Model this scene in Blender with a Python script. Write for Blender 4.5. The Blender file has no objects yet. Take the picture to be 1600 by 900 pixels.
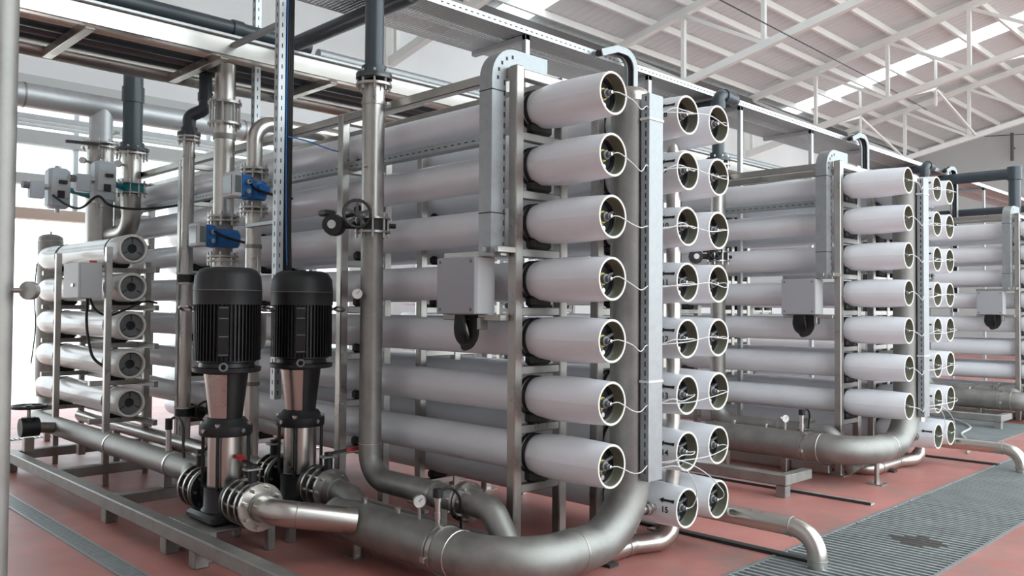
import bpy, math, random
from mathutils import Vector, Matrix
random.seed(7)
PI = math.pi
scene = bpy.context.scene
C = scene.collection

# ---------------------------------------------------------------- camera
F_PX, YAW, PIT, ROL = 1313.7, .7915, .0249, .007
CAM = Vector((-3.56, -2.835, 1.5))
fw = Vector((math.cos(YAW)*math.cos(PIT), math.sin(YAW)*math.cos(PIT), math.sin(PIT)))
rt = Vector((math.sin(YAW), -math.cos(YAW), 0)); up = rt.cross(fw)
rt, up = rt*math.cos(ROL)+up*math.sin(ROL), up*math.cos(ROL)-rt*math.sin(ROL)
cd = bpy.data.cameras.new('camera'); cam = bpy.data.objects.new('camera', cd); C.objects.link(cam)
cam.matrix_world = Matrix(((rt.x, up.x, -fw.x, CAM.x), (rt.y, up.y, -fw.y, CAM.y), (rt.z, up.z, -fw.z, CAM.z), (0, 0, 0, 1)))
cd.sensor_width = 36; cd.lens = F_PX/1600*36; cd.clip_start = .05; cd.clip_end = 300
scene.camera = cam
# ---------------------------------------------------------------- sky / exposure
w = bpy.data.worlds.new('sky'); scene.world = w; w.use_nodes = True
bg = w.node_tree.nodes['Background']; bg.inputs[0].default_value = (.85, .95, 1, 1); bg.inputs[1].default_value = 3.1
scene.view_settings.view_transform = 'Standard'; scene.view_settings.look = 'None'
scene.view_settings.gamma = 1; scene.view_settings.use_curve_mapping = False
scene.view_settings.exposure = 0.27

# ---------------------------------------------------------------- materials
MATS = {}
def mat(name, col, rough=.5, metal=0., noise=0., nscale=6., rnoise=0., bump=0., bscale=60., coat=0., col2=None, stretch=(1, 1, 1)):
    m = bpy.data.materials.new(name); m.use_nodes = True; MATS[name] = m
    nt = m.node_tree; b = nt.nodes['Principled BSDF']
    b.inputs['Base Color'].default_value = (*col, 1); b.inputs['Roughness'].default_value = rough; b.inputs['Metallic'].default_value = metal
    b.inputs['Coat Weight'].default_value = coat
    if noise or rnoise or bump:
        g = nt.nodes.new('ShaderNodeNewGeometry'); mp = nt.nodes.new('ShaderNodeMapping'); mp.inputs['Scale'].default_value = stretch
        nt.links.new(g.outputs['Position'], mp.inputs['Vector'])
        n = nt.nodes.new('ShaderNodeTexNoise'); n.inputs['Scale'].default_value = nscale; n.inputs['Detail'].default_value = 6; n.inputs['Roughness'].default_value = .62
        nt.links.new(mp.outputs[0], n.inputs['Vector'])
        if noise:
            r = nt.nodes.new('ShaderNodeValToRGB'); r.color_ramp.elements[0].position = .3; r.color_ramp.elements[1].position = .72
            c2 = col2 or tuple(c*(1-noise) for c in col)
            r.color_ramp.elements[0].color = (*c2, 1); r.color_ramp.elements[1].color = (*col, 1)
            nt.links.new(n.outputs['Fac'], r.inputs[0]); nt.links.new(r.outputs[0], b.inputs['Base Color'])
        if rnoise:
            mr = nt.nodes.new('ShaderNodeMapRange'); mr.inputs[3].default_value = max(.04, rough-rnoise); mr.inputs[4].default_value = rough+rnoise
            mr.inputs[1].default_value = .3; mr.inputs[2].default_value = .7
            nt.links.new(n.outputs['Fac'], mr.inputs[0]); nt.links.new(mr.outputs[0], b.inputs['Roughness'])
        if bump:
            n2 = nt.nodes.new('ShaderNodeTexNoise'); n2.inputs['Scale'].default_value = bscale; n2.inputs['Detail'].default_value = 3
            nt.links.new(g.outputs['Position'], n2.inputs['Vector'])
            bp = nt.nodes.new('ShaderNodeBump'); bp.inputs['Strength'].default_value = bump; bp.inputs['Distance'].default_value = .004
            nt.links.new(n2.outputs['Fac'], bp.inputs['Height']); nt.links.new(bp.outputs[0], b.inputs['Normal'])
    return m
mat('frp', (.84, .85, .88), .33, noise=.07, nscale=3, rnoise=.06, coat=.15, bump=.12, bscale=25)
mat('frp_old', (.66, .65, .63), .3, noise=.14, nscale=5, coat=.2, bump=.1, bscale=25)
mat('rim', (.80, .79, .72), .5)
mat('bore', (.20, .20, .145), .4, noise=.25, nscale=12)
mat('endplate', (.018, .018, .02), .4)
mat('greyplastic', (.16, .165, .17), .45)
mat('yellow', (.55, .45, .06), .5)
mat('tubing', (.66, .67, .66), .3, coat=.3)
mat('steel', (.50, .475, .44), .34, 1, noise=.24, nscale=5, rnoise=.1, bump=.1, bscale=40)
mat('pipe_dull', (.40, .39, .365), .56, .95, noise=.35, nscale=6, rnoise=.07, bump=.12, bscale=50)
mat('polished', (.62, .59, .545), .29, 1, noise=.08, nscale=3, rnoise=.03)
mat('galv', (.40, .42, .425), .5, .75, noise=.2, nscale=18, rnoise=.06)
mat('galv_bright', (.56, .58, .585), .45, .6, noise=.12, nscale=16)
mat('bolt', (.55, .54, .52), .3, 1)
mat('slot', (.03, .03, .03), .7)
mat('black', (.010, .010, .011), .42, rnoise=.08, noise=.2, nscale=20)
mat('blackcast', (.012, .0125, .013), .5, bump=.2, bscale=80)
mat('rubber', (.013, .013, .013), .6)
mat('pvc', (.045, .06, .07), .32, noise=.12, nscale=6)
mat('blue', (.02, .17, .50), .35)
mat('teal', (.01, .22, .26), .4)
mat('enclosure', (.52, .53, .53), .5)
mat('enclosure_door', (.37, .38, .40), .5)
mat('actuator', (.50, .56, .60), .4)
mat('glass_dark', (.16, .18, .18), .12)
mat('red', (.45, .03, .03), .4)
mat('gasket', (.18, .26, .16), .6)
mat('ink', (.015, .015, .015), .6)
mat('gauge_face', (.78, .78, .74), .4)
mat('wall', (.74, .75, .75), .8, noise=.06, nscale=1.2)
mat('wall_grey', (.50, .52, .51), .85, noise=.06, nscale=.8)
mat('roofsheet', (.66, .70, .705), .6, noise=.05, nscale=1.5)
mat('truss', (.78, .79, .76), .5, noise=.05, nscale=4)
mat('dark_band', (.10, .09, .09), .7)
mat('lintel', (.60, .50, .42), .8)
mat('ground_out', (.72, .68, .62), .9)
mat('grate', (.40, .43, .43), .5, .4, noise=.25, nscale=4)
mat('trench', (.05, .045, .04), .9)
mat('rust', (.06, .03, .018), .9)
def floor_material():
    m = bpy.data.materials.new('red_epoxy'); m.use_nodes = True; MATS['floor'] = m
    nt = m.node_tree; N = nt.nodes; L = nt.links; b = N['Principled BSDF']
    g = N.new('ShaderNodeNewGeometry')
    def noise(sc, det=6, ro=.6):
        n = N.new('ShaderNodeTexNoise'); n.inputs['Scale'].default_value = sc; n.inputs['Detail'].default_value = det; n.inputs['Roughness'].default_value = ro
        L.new(g.outputs['Position'], n.inputs['Vector']); return n
    def ramp(n, a, bb, ca, cb):
        r = N.new('ShaderNodeValToRGB'); e = r.color_ramp.elements
        e[0].position = a; e[1].position = bb; e[0].color = (*ca, 1); e[1].color = (*cb, 1); L.new(n.outputs['Fac'], r.inputs[0]); return r
    base = ramp(noise(1.1), .3, .7, (.38, .135, .115), (.55, .225, .195))
    dirt = ramp(noise(1.5, 9, .7), .46, .66, (0, 0, 0), (1, 1, 1))
    sp = ramp(noise(14, 4, .6), .66, .74, (0, 0, 0), (1, 1, 1))
    mx = N.new('ShaderNodeMixRGB'); mx.inputs[2].default_value = (.30, .20, .175, 1); L.new(dirt.outputs[0], mx.inputs[0]); L.new(base.outputs[0], mx.inputs[1])
    mf = N.new('ShaderNodeMath'); mf.operation = 'MULTIPLY'; mf.inputs[1].default_value = .8; L.new(dirt.outputs[0], mf.inputs[0])
    for l_ in list(mx.inputs[0].links): L.remove(l_)
    L.new(mf.outputs[0], mx.inputs[0])
    m2 = N.new('ShaderNodeMixRGB'); m2.inputs[2].default_value = (.55, .40, .37, 1)
    mf2 = N.new('ShaderNodeMath'); mf2.operation = 'MULTIPLY'; mf2.inputs[1].default_value = .35; L.new(sp.outputs[0], mf2.inputs[0])
    L.new(mf2.outputs[0], m2.inputs[0]); L.new(mx.outputs[0], m2.inputs[1]); L.new(m2.outputs[0], b.inputs['Base Color'])
    mr = N.new('ShaderNodeMapRange'); mr.inputs[3].default_value = .36; mr.inputs[4].default_value = .62; L.new(noise(3.3).outputs['Fac'], mr.inputs[0]); L.new(mr.outputs[0], b.inputs['Roughness'])
floor_material()
def perforated():
    m = bpy.data.materials.new('perforated_tray'); m.use_nodes = True; MATS['perf'] = m
    nt = m.node_tree; N = nt.nodes; L = nt.links; b = N['Principled BSDF']
    b.inputs['Base Color'].default_value = (.60, .61, .60, 1); b.inputs['Metallic'].default_value = .85; b.inputs['Roughness'].default_value = .38
    g = N.new('ShaderNodeNewGeometry'); sx = N.new('ShaderNodeSeparateXYZ'); L.new(g.outputs['Position'], sx.inputs[0])
    def cell(out, s):
        a = N.new('ShaderNodeMath'); a.operation = 'MULTIPLY'; a.inputs[1].default_value = 1/s; L.new(out, a.inputs[0])
        f = N.new('ShaderNodeMath'); f.operation = 'FRACT'; L.new(a.outputs[0], f.inputs[0])
        d = N.new('ShaderNodeMath'); d.operation = 'SUBTRACT'; d.inputs[1].default_value = .5; L.new(f.outputs[0], d.inputs[0])
        e = N.new('ShaderNodeMath'); e.operation = 'ABSOLUTE'; L.new(d.outputs[0], e.inputs[0])
        l = N.new('ShaderNodeMath'); l.operation = 'LESS_THAN'; l.inputs[1].default_value = .27; L.new(e.outputs[0], l.inputs[0]); return l
    a = cell(sx.outputs[0], .034); c = cell(sx.outputs[1], .022)
    mu = N.new('ShaderNodeMath'); mu.operation = 'MULTIPLY'; L.new(a.outputs[0], mu.inputs[0]); L.new(c.outputs[0], mu.inputs[1])
    t = N.new('ShaderNodeBsdfTransparent'); mx = N.new('ShaderNodeMixShader'); L.new(mu.outputs[0], mx.inputs[0]); L.new(b.outputs[0], mx.inputs[1]); L.new(t.outputs[0], mx.inputs[2])
    L.new(mx.outputs[0], N['Material Output'].inputs[0])
perforated()
def translucent():
    m = bpy.data.materials.new('polycarbonate'); m.use_nodes = True; MATS['poly'] = m
    nt = m.node_tree; N = nt.nodes; L = nt.links; N.remove(N['Principled BSDF'])
    a = N.new('ShaderNodeBsdfTransparent'); a.inputs[0].default_value = (.92, .95, .96, 1)
    b = N.new('ShaderNodeBsdfTranslucent'); b.inputs[0].default_value = (.9, .93, .94, 1)
    mx = N.new('ShaderNodeMixShader'); mx.inputs[0].default_value = .35; L.new(a.outputs[0], mx.inputs[1]); L.new(b.outputs[0], mx.inputs[2])
    L.new(mx.outputs[0], N['Material Output'].inputs[0])
translucent()

# ---------------------------------------------------------------- mesh builder
def V(*a): return Vector(a)
def basis(ax):
    ax = Vector(ax).normalized()
    h = V(0, 0, 1) if abs(ax.z) < .9 else V(1, 0, 0)
    u = h.cross(ax).normalized(); return u, ax.cross(u)
class MB:
    def __init__(s): s.v = []; s.f = []
    def box(s, a, b):
        x0, x1 = sorted((a[0], b[0])); y0, y1 = sorted((a[1], b[1])); z0, z1 = sorted((a[2], b[2])); n = len(s.v)
        s.v += [V(x, y, z) for z in (z0, z1) for y in (y0, y1) for x in (x0, x1)]
        s.f += [tuple(n+i for i in q) for q in ((0, 2, 3, 1), (4, 5, 7, 6), (0, 1, 5, 4), (2, 6, 7, 3), (0, 4, 6, 2), (1, 3, 7, 5))]
        return s
    def cbox(s, c, d): return s.box([c[i]-d[i]/2 for i in range(3)], [c[i]+d[i]/2 for i in range(3)])
    def bbox(s, a, b, k=.006):                     # box with chamfered edges
        x0, x1 = sorted((a[0], b[0])); y0, y1 = sorted((a[1], b[1])); z0, z1 = sorted((a[2], b[2]))
        k = min(k, (x1-x0)/3, (y1-y0)/3, (z1-z0)/3)
        rings = []
        for z, e in ((z0, k), (z0+k, 0), (z1-k, 0), (z1, k)):
            X0, X1, Y0, Y1 = x0+e, x1-e, y0+e, y1-e; c = k if e == 0 else k*.6
            rings.append([V(X0+c, Y0, z), V(X1-c, Y0, z), V(X1, Y0+c, z), V(X1, Y1-c, z), V(X1-c, Y1, z), V(X0+c, Y1, z), V(X0, Y1-c, z), V(X0, Y0+c, z)])
        return s.loft(rings, True)
    def loft(s, rings, caps=True, closed=False):
        n = len(s.v); m = len(rings[0])
        for r in rings: s.v += [Vector(p) for p in r]
        R = len(rings)
        for i in range(R if closed else R-1):
            for j in range(m):
                a = n+i*m+j; b = n+i*m+(j+1) % m; i2 = (i+1) % R
                s.f.append((a, b, n+i2*m+(j+1) % m, n+i2*m+j))
        if caps and not closed:
            s.f.append(tuple(n+j for j in reversed(range(m)))); s.f.append(tuple(n+(R-1)*m+j for j in range(m)))
        return s
    def bar(s, a, b, w, h=None, upv=None):
        a, b = Vector(a), Vector(b); h = h or w; ax = (b-a).normalized()
        if upv is None: u, v = basis(ax)
        else: v = (Vector(upv)-ax*Vector(upv).dot(ax)).normalized(); u = v.cross(ax)
        u = u*w/2; v = v*h/2
        return s.loft([[p-u-v, p+u-v, p+u+v, p-u+v] for p in (a, b)])
    def tube(s, path, r, n=12, caps=True, closed=False):
        P = [Vector(p) for p in path]; rings = []; K = len(P); u = None
        for i, p in enumerate(P):
            if closed: t = (P[(i+1) % K]-P[i-1])
            else: t = (P[min(i+1, K-1)]-P[max(i-1, 0)])
            t.normalize()
            if u is None: u, v = basis(t)
            else:
                u = (u-t*u.dot(t))
                u = basis(t)[0] if u.length < 1e-6 else u.normalized()
                v = t.cross(u)
            rr = r[i] if isinstance(r, (list, tuple)) else r
            rings.append([p+(u*math.cos(2*PI*k/n)+v*math.sin(2*PI*k/n))*rr for k in range(n)])
        return s.loft(rings, caps, closed)
    def lathe(s, prof, o, ax, n=24, closed=False, a0=0., a1=None):
        o = Vector(o); ax = Vector(ax).normalized(); u, v = basis(ax)
        if a1 is None:
            rings = [[o+ax*t+(u*math.cos(2*PI*k/n)+v*math.sin(2*PI*k/n))*max(r, 1e-4) for k in range(n)] for t, r in prof]
            return s.loft(rings, not closed, closed)
        nn = len(s.v); K = n+1
        for t, r in prof:
            for k in range(K):
                a = a0+(a1-a0)*k/n; s.v.append(o+ax*t+(u*math.cos(a)+v*math.sin(a))*r)
        for i in range(len(prof)-1):
            for k in range(n): s.f.append((nn+i*K+k, nn+i*K+k+1, nn+(i+1)*K+k+1, nn+(i+1)*K+k))
        return s
    def cyl(s, a, b, r, n=20, r2=None):
        a, b = Vector(a), Vector(b); L = (b-a).length
        return s.lathe([(0, r), (L, r if r2 is None else r2)], a, b-a, n)
    def ring(s, o, ax, ri, ro, t, n=24): return s.lathe([(0, ri), (0, ro), (t, ro), (t, ri)], o, ax, n, True)
    def torus(s, o, ax, R, r, n=20, m=8):
        o = Vector(o); u, v = basis(ax)
        return s.tube([o+(u*math.cos(2*PI*k/n)+v*math.sin(2*PI*k/n))*R for k in range(n)], r, m, closed=True)
    def bolts(s, o, ax, R, n, r, l, ph=0.):
        o = Vector(o); ax = Vector(ax).normalized(); u, v = basis(ax)
        for k in range(n):
            p = o+(u*math.cos(2*PI*k/n+ph)+v*math.sin(2*PI*k/n+ph))*R
            s.cyl(p-ax*l/2, p+ax*l/2, r, 6)
        return s
    def build(s, name, material, parent=None, smooth=35):
        root = parent
        while root is not None and root.parent is not None: root = root.parent
        off = root.location if root is not None else V(0, 0, 0)
        me = bpy.data.meshes.new(name); me.from_pydata([p-off for p in s.v], [], s.f); me.materials.append(MATS[material])
        import bmesh
        bm = bmesh.new(); bm.from_mesh(me); bmesh.ops.recalc_face_normals(bm, faces=bm.faces); bm.to_mesh(me); bm.free()
        me.polygons.foreach_set('use_smooth', [True]*len(me.polygons)); me.set_sharp_from_angle(angle=math.radians(smooth))
        o = bpy.data.objects.new(name, me); C.objects.link(o); o.parent = parent
        return o
def thing(name, label, cat, loc=(0, 0, 0), group=None):
    o = bpy.data.objects.new(name, None); C.objects.link(o); o.location = Vector(loc); o.empty_display_size = .1
    return tag(o, label, cat, group)
def tag(o, label, cat, group=None):
    o['label'] = label; o['category'] = cat
    if group: o['group'] = group
    return o
def struct(o): o['kind'] = 'structure'; return o
def stuff(o): o['kind'] = 'stuff'; return o
KIDS = {}
def copy_tree(o, parent=None, off=None, skip=()):
    c = o.copy(); C.objects.link(c); c.parent = parent
    if off is not None: c.location = o.location+Vector(off)
    for ch in [x for x in bpy.data.objects if x.parent == o] if o.name not in KIDS else KIDS[o.name]:
        if ch.name.split('.')[0] in skip: continue
        copy_tree(ch, c)
    return c
def cache(o):
    ks = [x for x in C.objects if x.parent == o]; KIDS[o.name] = ks
    for k in ks: cache(k)
def path(pts, rad, n=8):                            # polyline with rounded elbows
    P = [Vector(p) for p in pts]; out = [P[0]]
    rads = rad if isinstance(rad, (list, tuple)) else [rad]*(len(P)-2)
    for i in range(1, len(P)-1):
        a = (P[i-1]-P[i]).normalized(); b = (P[i+1]-P[i]).normalized(); ang = a.angle(b)
        if ang > PI-.02: out.append(P[i]); continue
        d = rads[i-1]/math.tan(ang/2); c = P[i]+(a+b).normalized()*(rads[i-1]/math.sin(ang/2))
        s0 = P[i]+a*d-c; s1 = P[i]+b*d-c; tot = s0.angle(s1); axn = s0.cross(s1).normalized()
        for k in range(n+1): out.append(c+Matrix.Rotation(tot*k/n, 3, axn) @ s0)
    out.append(P[-1]); return out
def smooth_path(pts, n=6):
    P = [Vector(p) for p in pts]; out = []
    for i in range(len(P)-1):
        p0 = P[max(i-1, 0)]; p1 = P[i]; p2 = P[i+1]; p3 = P[min(i+2, len(P)-1)]
        for k in range(n):
            t = k/n; out.append(.5*((2*p1)+(p2-p0)*t+(2*p0-5*p1+4*p2-p3)*t*t+(3*p1-p0-3*p2+p3)*t**3))
    out.append(P[-1]); return out
def flange_pair(parent, o, ax, r, ro, gap=.0, t=.018, nb=8, m='steel', gm='gasket', name='flange'):
    """two bolted flanges about point o along ax, separated by gap"""
    o = Vector(o); ax = Vector(ax).normalized()
    MB().lathe([(gap/2, r*.98), (gap/2, ro), (gap/2+t, ro), (gap/2+t, r*.98)], o, ax, 24, True).build(name, m, parent)
    MB().lathe([(-gap/2-t, r*.98), (-gap/2-t, ro), (-gap/2, ro), (-gap/2, r*.98)], o, ax, 24, True).build(name, m, parent)
    if gap < .02 and gap > 0: MB().lathe([(-gap/2, r*.9), (-gap/2, ro*.86), (gap/2, ro*.86), (gap/2, r*.9)], o, ax, 24, True).build('gasket', gm, parent)
    stuff(MB().bolts(o, ax, (r+ro)/2+.006, nb, .009, gap+2*t+.06, .2).build('bolts', 'bolt', parent))
ORD = ['topmost', 'second from the top', 'third from the top', 'fourth from the top', 'fifth from the top', 'sixth from the top', 'seventh from the top', 'eighth from the top']

# ================================================================ SETTING
ZF = 0.
YW, ZE, SL = 10.3, 7.9, .215                        # rear wall, eave height, roof slope
def zr(y): return ZE+SL*(YW-y)
XL, XR, YN = -5.6, 32.2, -4.5
# floor, with an open trench under the gratings (strip along X)
GT0, GT1, GX0, GX1 = -1.12, -.27, -.6, 30.
fl = MB()
fl.box((XL, GT1, -.1), (XR, YW+1.2, 0)); fl.box((XL, -14, -.1), (XR, GT0, 0)); fl.box((XL, GT0, -.1), (GX0, GT1, 0)); fl.box((GX1, GT0, -.1), (XR, GT1, 0))
floor = struct(fl.build('floor', 'floor'))
t = MB(); t.box((GX0, GT0, -.5), (GX1, GT1, -.45)); t.box((GX0, GT0-.02, -.5), (GX1, GT0, -.1)); t.box((GX0, GT1, -.5), (GX1, GT1+.02, -.1))
t.build('trench', 'trench', floor)
struct(MB().box((-60, -60, -.14), (90, 80, -.11)).build('ground', 'ground_out'))
# rear wall with doorway, glazed bands above it
DX0, DX1, DZ = -7.5, 5.2, 2.72
wl = MB(); wl.box((XL, YW, 4.75), (XR, YW+.2, ZE)); wl.box((DX1, YW, 0), (XR, YW+.2, 4.75)); wl.box((XL, YW, 0), (DX0, YW+.2, 4.75))
wall_rear = struct(wl.build('wall_rear', 'wall'))
MB().box((DX0, YW-.03, DZ), (DX1, YW+.2, DZ+.15)).build('lintel', 'lintel', wall_rear)
for i, z in enumerate((DZ+.15, 3.36, 3.98)):
    wn = struct(MB().box((DX0, YW+.08, z), (DX1, YW+.1, z+.42 if i else z+.34)).build('window_%d' % (i+1), 'poly'))
    for x in (-5.5, -3.5, -1.5, .5, 2.5, 4.5): MB().box((x-.03, YW+.05, z), (x+.03, YW+.13, z+.42 if i else z+.34)).build('mullion', 'galv', wn)
for z0, z1 in ((3.21, 3.36), (3.78, 3.98), (4.40, 4.75)): MB().box((DX0, YW, z0), (DX1, YW+.2, z1)).build('spandrel', 'wall_grey', wall_rear)
eave_shade = MB().box((XL, YW-.35, ZE-.32), (XR, YW, ZE-.06)).build('dark_band', 'dark_band', wall_rear)  # dark strip, the shaded underside at the eave put into its colour
# right end wall, then unseen left and front walls added to shape the light
n = MB(); n.v = [V(XR, YW, 0), V(XR, YN, 0), V(XR, YN, zr(YN)+.13), V(XR, YW, ZE+.13), V(XR+.2, YW, 0), V(XR+.2, YN, 0), V(XR+.2, YN, zr(YN)+.13), V(XR+.2, YW, ZE+.13)]
n.f = [(0, 1, 2, 3), (7, 6, 5, 4), (0, 4, 5, 1), (1, 5, 6, 2), (2, 6, 7, 3), (3, 7, 4, 0)]
struct(n.build('wall_right', 'wall_grey'))
n2 = MB(); n2.v = [p-V(XR-XL+.2, 0, 0) for p in n.v]; n2.f = n.f
struct(n2.build('wall_left_unseen', 'wall'))  # out of view, set close to darken the pump side, white for fill
struct(MB().box((XL-.2, YN-.2, 0), (-1.5, YN, zr(YN)+.13)).build('wall_front_added', 'wall'))  # partial wall added behind the camera to block light from the left
# roof: ribbed sheets with two translucent strips
SKY = ((8.9, 9.9), (21.7, 22.7))
def sheet(mb, x0, x1, pitch=.25):
    k = max(1, round((x1-x0)/pitch)); p = (x1-x0)/k; pr = []
    for i in range(k):
        a = x0+i*p; pr += [(a, 0), (a+p*.56, 0), (a+p*.66, .012), (a+p*.9, .012)]
    pr.append((x1, 0)); b = len(mb.v)
    for x, h in pr: mb.v += [V(x, YW+.3, zr(YW+.3)+.14+h), V(x, YN, zr(YN)+.14+h)]
    for i in range(len(pr)-1): mb.f.append((b+2*i, b+2*i+1, b+2*i+3, b+2*i+2))
rf = MB(); xs = [XL]+[e for s_ in SKY for e in s_]+[XR+.2]
for i in range(0, len(xs), 2): sheet(rf, xs[i], xs[i+1])
ceiling = struct(rf.build('ceiling', 'roofsheet', smooth=20))
for i, (a, b) in enumerate(SKY):
    m_ = MB(); sheet(m_, a, b); struct(m_.build('window_%d' % (i+4), 'poly', smooth=20))
y = YW-.43
while y > YN:
    m_ = MB(); z = zr(y); m_.box((XL, y-.035, z-.02), (XR, y+.035, z+.138)); m_.build('purlin', 'truss', ceiling); y -= 1.0
TH = 1.72
for ti, (tx, lab) in enumerate(((6., 'white steel roof truss above the second rack, nearest one overhead'), (12.6, 'white steel roof truss seen above the front column of the nearest rack'),
                               (19.2, 'middle white steel roof truss in front of the bright skylight strip'), (25.8, 'farthest white steel roof truss just before the grey end wall'))):
    tr = thing('roof_truss', lab, 'truss', (tx, YW, ZE-TH), 'white roof trusses')
    MB().bar((tx, YW, zr(YW)-.1), (tx, YN, zr(YN)-.1), .14, .16, (0, 0, 1)).build('top_chord', 'truss', tr)
    MB().bar((tx, YW, zr(YW)-TH), (tx, YN, zr(YN)-TH), .14, .16, (0, 0, 1)).build('bottom_chord', 'truss', tr)
    ys = [10.-2.0*k for k in range(9)]
    for k, yy in enumerate(ys):
        if yy < YN: break
        MB().bar((tx, yy, zr(yy)-.15), (tx, yy, zr(yy)-TH), .09, .09).build('vertical', 'truss', tr)
        if k+1 < len(ys) and ys[k+1] > YN: MB().bar((tx, yy, zr(yy)-.15), (tx, ys[k+1], zr(ys[k+1])-TH+.05), .08, .08).build('diagonal', 'truss', tr)
    MB().box((tx-.12, YW-.12, 0 if ti > 0 else 0), (tx+.12, YW, ZE-.1)).build('column', 'truss', tr)
# wind bracing between the trusses at the skylight bay
for k, yy in enumerate((8.0, 5.8, 3.5)):
    g = thing('brace', ['thin crossed roof brace lowest under the skylight strip', 'thin crossed roof brace midway along the skylight strip', 'thin crossed roof brace highest along the skylight strip'][k], 'brace', (22.2, yy, zr(yy)-1.0), 'skylight bay braces')
    zc = zr(yy)-.9
    MB().bar((19.2, yy, zr(yy)-TH), (22.2, yy, zc), .06).build('brace_bar', 'truss', g); MB().bar((25.8, yy, zr(yy)-TH), (22.2, yy, zc), .06).build('brace_bar', 'truss', g)
    MB().bar((22.2, yy, zr(yy)), (22.2, yy, zc-.5), .06).build('brace_hanger', 'truss', g)
wire = MB().tube([(7.6, 4.65, 6.70), (9.0, 4.85, 6.823), (19.0, 6.29, 7.69), (25.7, 7.25, 8.2)], .012, 5).build('suspension_wire', 'black')
tag(wire, 'thin dark wire stretched between the roof trusses', 'wire')
dv = thing('wall_pole', 'short dark pole with crossbar fixed high on grey end wall', 'pole', (31.9, 6.36, 7.2))
MB().cyl((31.9, 6.36, 7.2), (31.9, 6.36, 8.25), .06, 10).build('pole', 'dark_band', dv); MB().bar((31.9, 7.3, 8.25), (31.9, 5.4, 8.1), .03).build('crossbar', 'dark_band', dv); MB().cbox((32.04, 6.36, 7.7), (.3, .06, .06)).build('bracket', 'dark_band', dv)

# drain channel on the left
dr = thing('floor_drain', 'narrow slotted steel drain channel in the red floor beside the skid', 'drain', (-1.75, 3, 0))
MB().box((-1.80, .3, -.005), (-1.785, 6.9, .008)).build('edge', 'galv', dr); MB().box((-1.685, .3, -.005), (-1.67, 6.9, .008)).build('edge', 'galv', dr)
MB().box((-1.785, .3, -.004), (-1.685, 6.9, .001)).build('channel_bed', 'trench', dr)
m_ = MB(); yy = .3
while yy < 6.9: m_.box((-1.785, yy, .001), (-1.685, yy+.02, .006)); yy += .036
stuff(m_.build('slats', 'galv', dr))
dr2 = thing('floor_drain', 'dark slotted drain line far left near the bright doorway', 'drain', (-1.3, 7.6, 0))
MB().box((-3.2, 7.72, -.004), (-.2, 7.86, .003)).build('channel_bed', 'trench', dr2)
m_ = MB(); xx = -3.2
while xx < -.2: m_.box((xx, 7.72, .003), (xx+.022, 7.86, .007)); xx += .045
stuff(m_.build('slats', 'galv', dr2))
# trench gratings
gx = GX0; i = 0
names = ['partly below the frame edge', 'nearest to the camera, around the first outlet pipe', 'with a rust stain beyond the first outlet pipe', 'beside the end of the short steel strip']
while gx < 16:
    lab = 'grey bar grating panel in floor trench, '+(names[i] if i < 4 else 'number %s along from the first outlet pipe' % ['four', 'five', 'six', 'seven', 'eight', 'nine', 'ten', 'eleven', 'twelve', 'thirteen', 'fourteen', 'fifteen', 'sixteen'][i-4])
    g = thing('grating_panel', lab, 'grating', (gx+.5, (GT0+GT1)/2, 0), 'trench gratings')
    a, b = gx+.004, gx+.996
    for yy in (GT0+.012, GT1-.012): MB().box((a, yy-.010, -.03), (b, yy+.010, .006)).build('edge_bar', 'galv', g)
    m_ = MB(); x = a
    while x < b-.01: m_.box((x, GT0+.02, -.03), (x+.024, GT1-.02, .002)); x += .0583
    stuff(m_.build('bearing_bars', 'grate', g))
    m_ = MB()
    for q in range(1, 8): yq = GT0+(GT1-GT0)*q/8; m_.box((a, yq-.003, -.03), (b, yq+.003, -.024))
    stuff(m_.build('cross_rods', 'grate', g))
    if i == 2:
        rs = MB()
        for q, (ya, yb) in enumerate(((-.84, -.70), (-.92, -.62), (-.95, -.58), (-.90, -.66), (-.80, -.72))):
            xq = a+.0583*(12+q); rs.box((xq+.001, ya, .0022), (xq+.023, yb, .003))
        stuff(rs.build('rust_stain', 'rust', g))
    gx += 1.; i += 1
for k, (x, y0, y1, lab) in enumerate(((3.06, -.14, 2.2, 'flat steel floor strip ending before the grating, near second rack skid'), (1.29, -.5, .9, 'dark floor strip running to the nearest outlet pipe elbow'), (5.68, -.3, 1.6, 'dark floor strip beside the far outlet pipe'))):
    s_ = thing('floor_strip', lab, 'strip', (x, y0, 0), 'floor cable strips')
    MB().box((x-.035, y0, 0), (x+.035, y1, .012)).build('cover', 'galv_bright' if k == 0 else 'slot', s_)
    MB().box((x-.05, y0, 0), (x-.035, y1, .02)).build('lip', 'slot', s_)
# raised mat / second grating farther right
g = thing('grating_panel', 'wide grey grating field beyond the second rack at far right', 'grating', (8.6, 1.4, 0), 'trench gratings')
m_ = MB(); x = 6.7
while x < 9.2: m_.box((x, .15, 0), (x+.018, 1.6, .012)); x += .06
stuff(m_.build('bearing_bars', 'grate', g)); MB().box((6.7, .15, 0), (9.2, 1.6, .004)).build('bed', 'grate', g)
hs = MB().tube(smooth_path([(6.1, .1, .03), (6.9, .35, .03), (7.5, .6, .03), (8.3, .75, .03), (9.3, 1.4, .03)]), .014, 6).build('hose', 'tubing')
tag(hs, 'thin white hose lying across the far grating', 'hose')

# ================================================================ RACKS
LV = [2.671-.335*k for k in range(8)]
COLX = [0, .715, 1.058]
RACKX = [0, 4.2, 9.9]
RN = ['nearest rack', 'second rack', 'far right rack']
VL = 7.3
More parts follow.
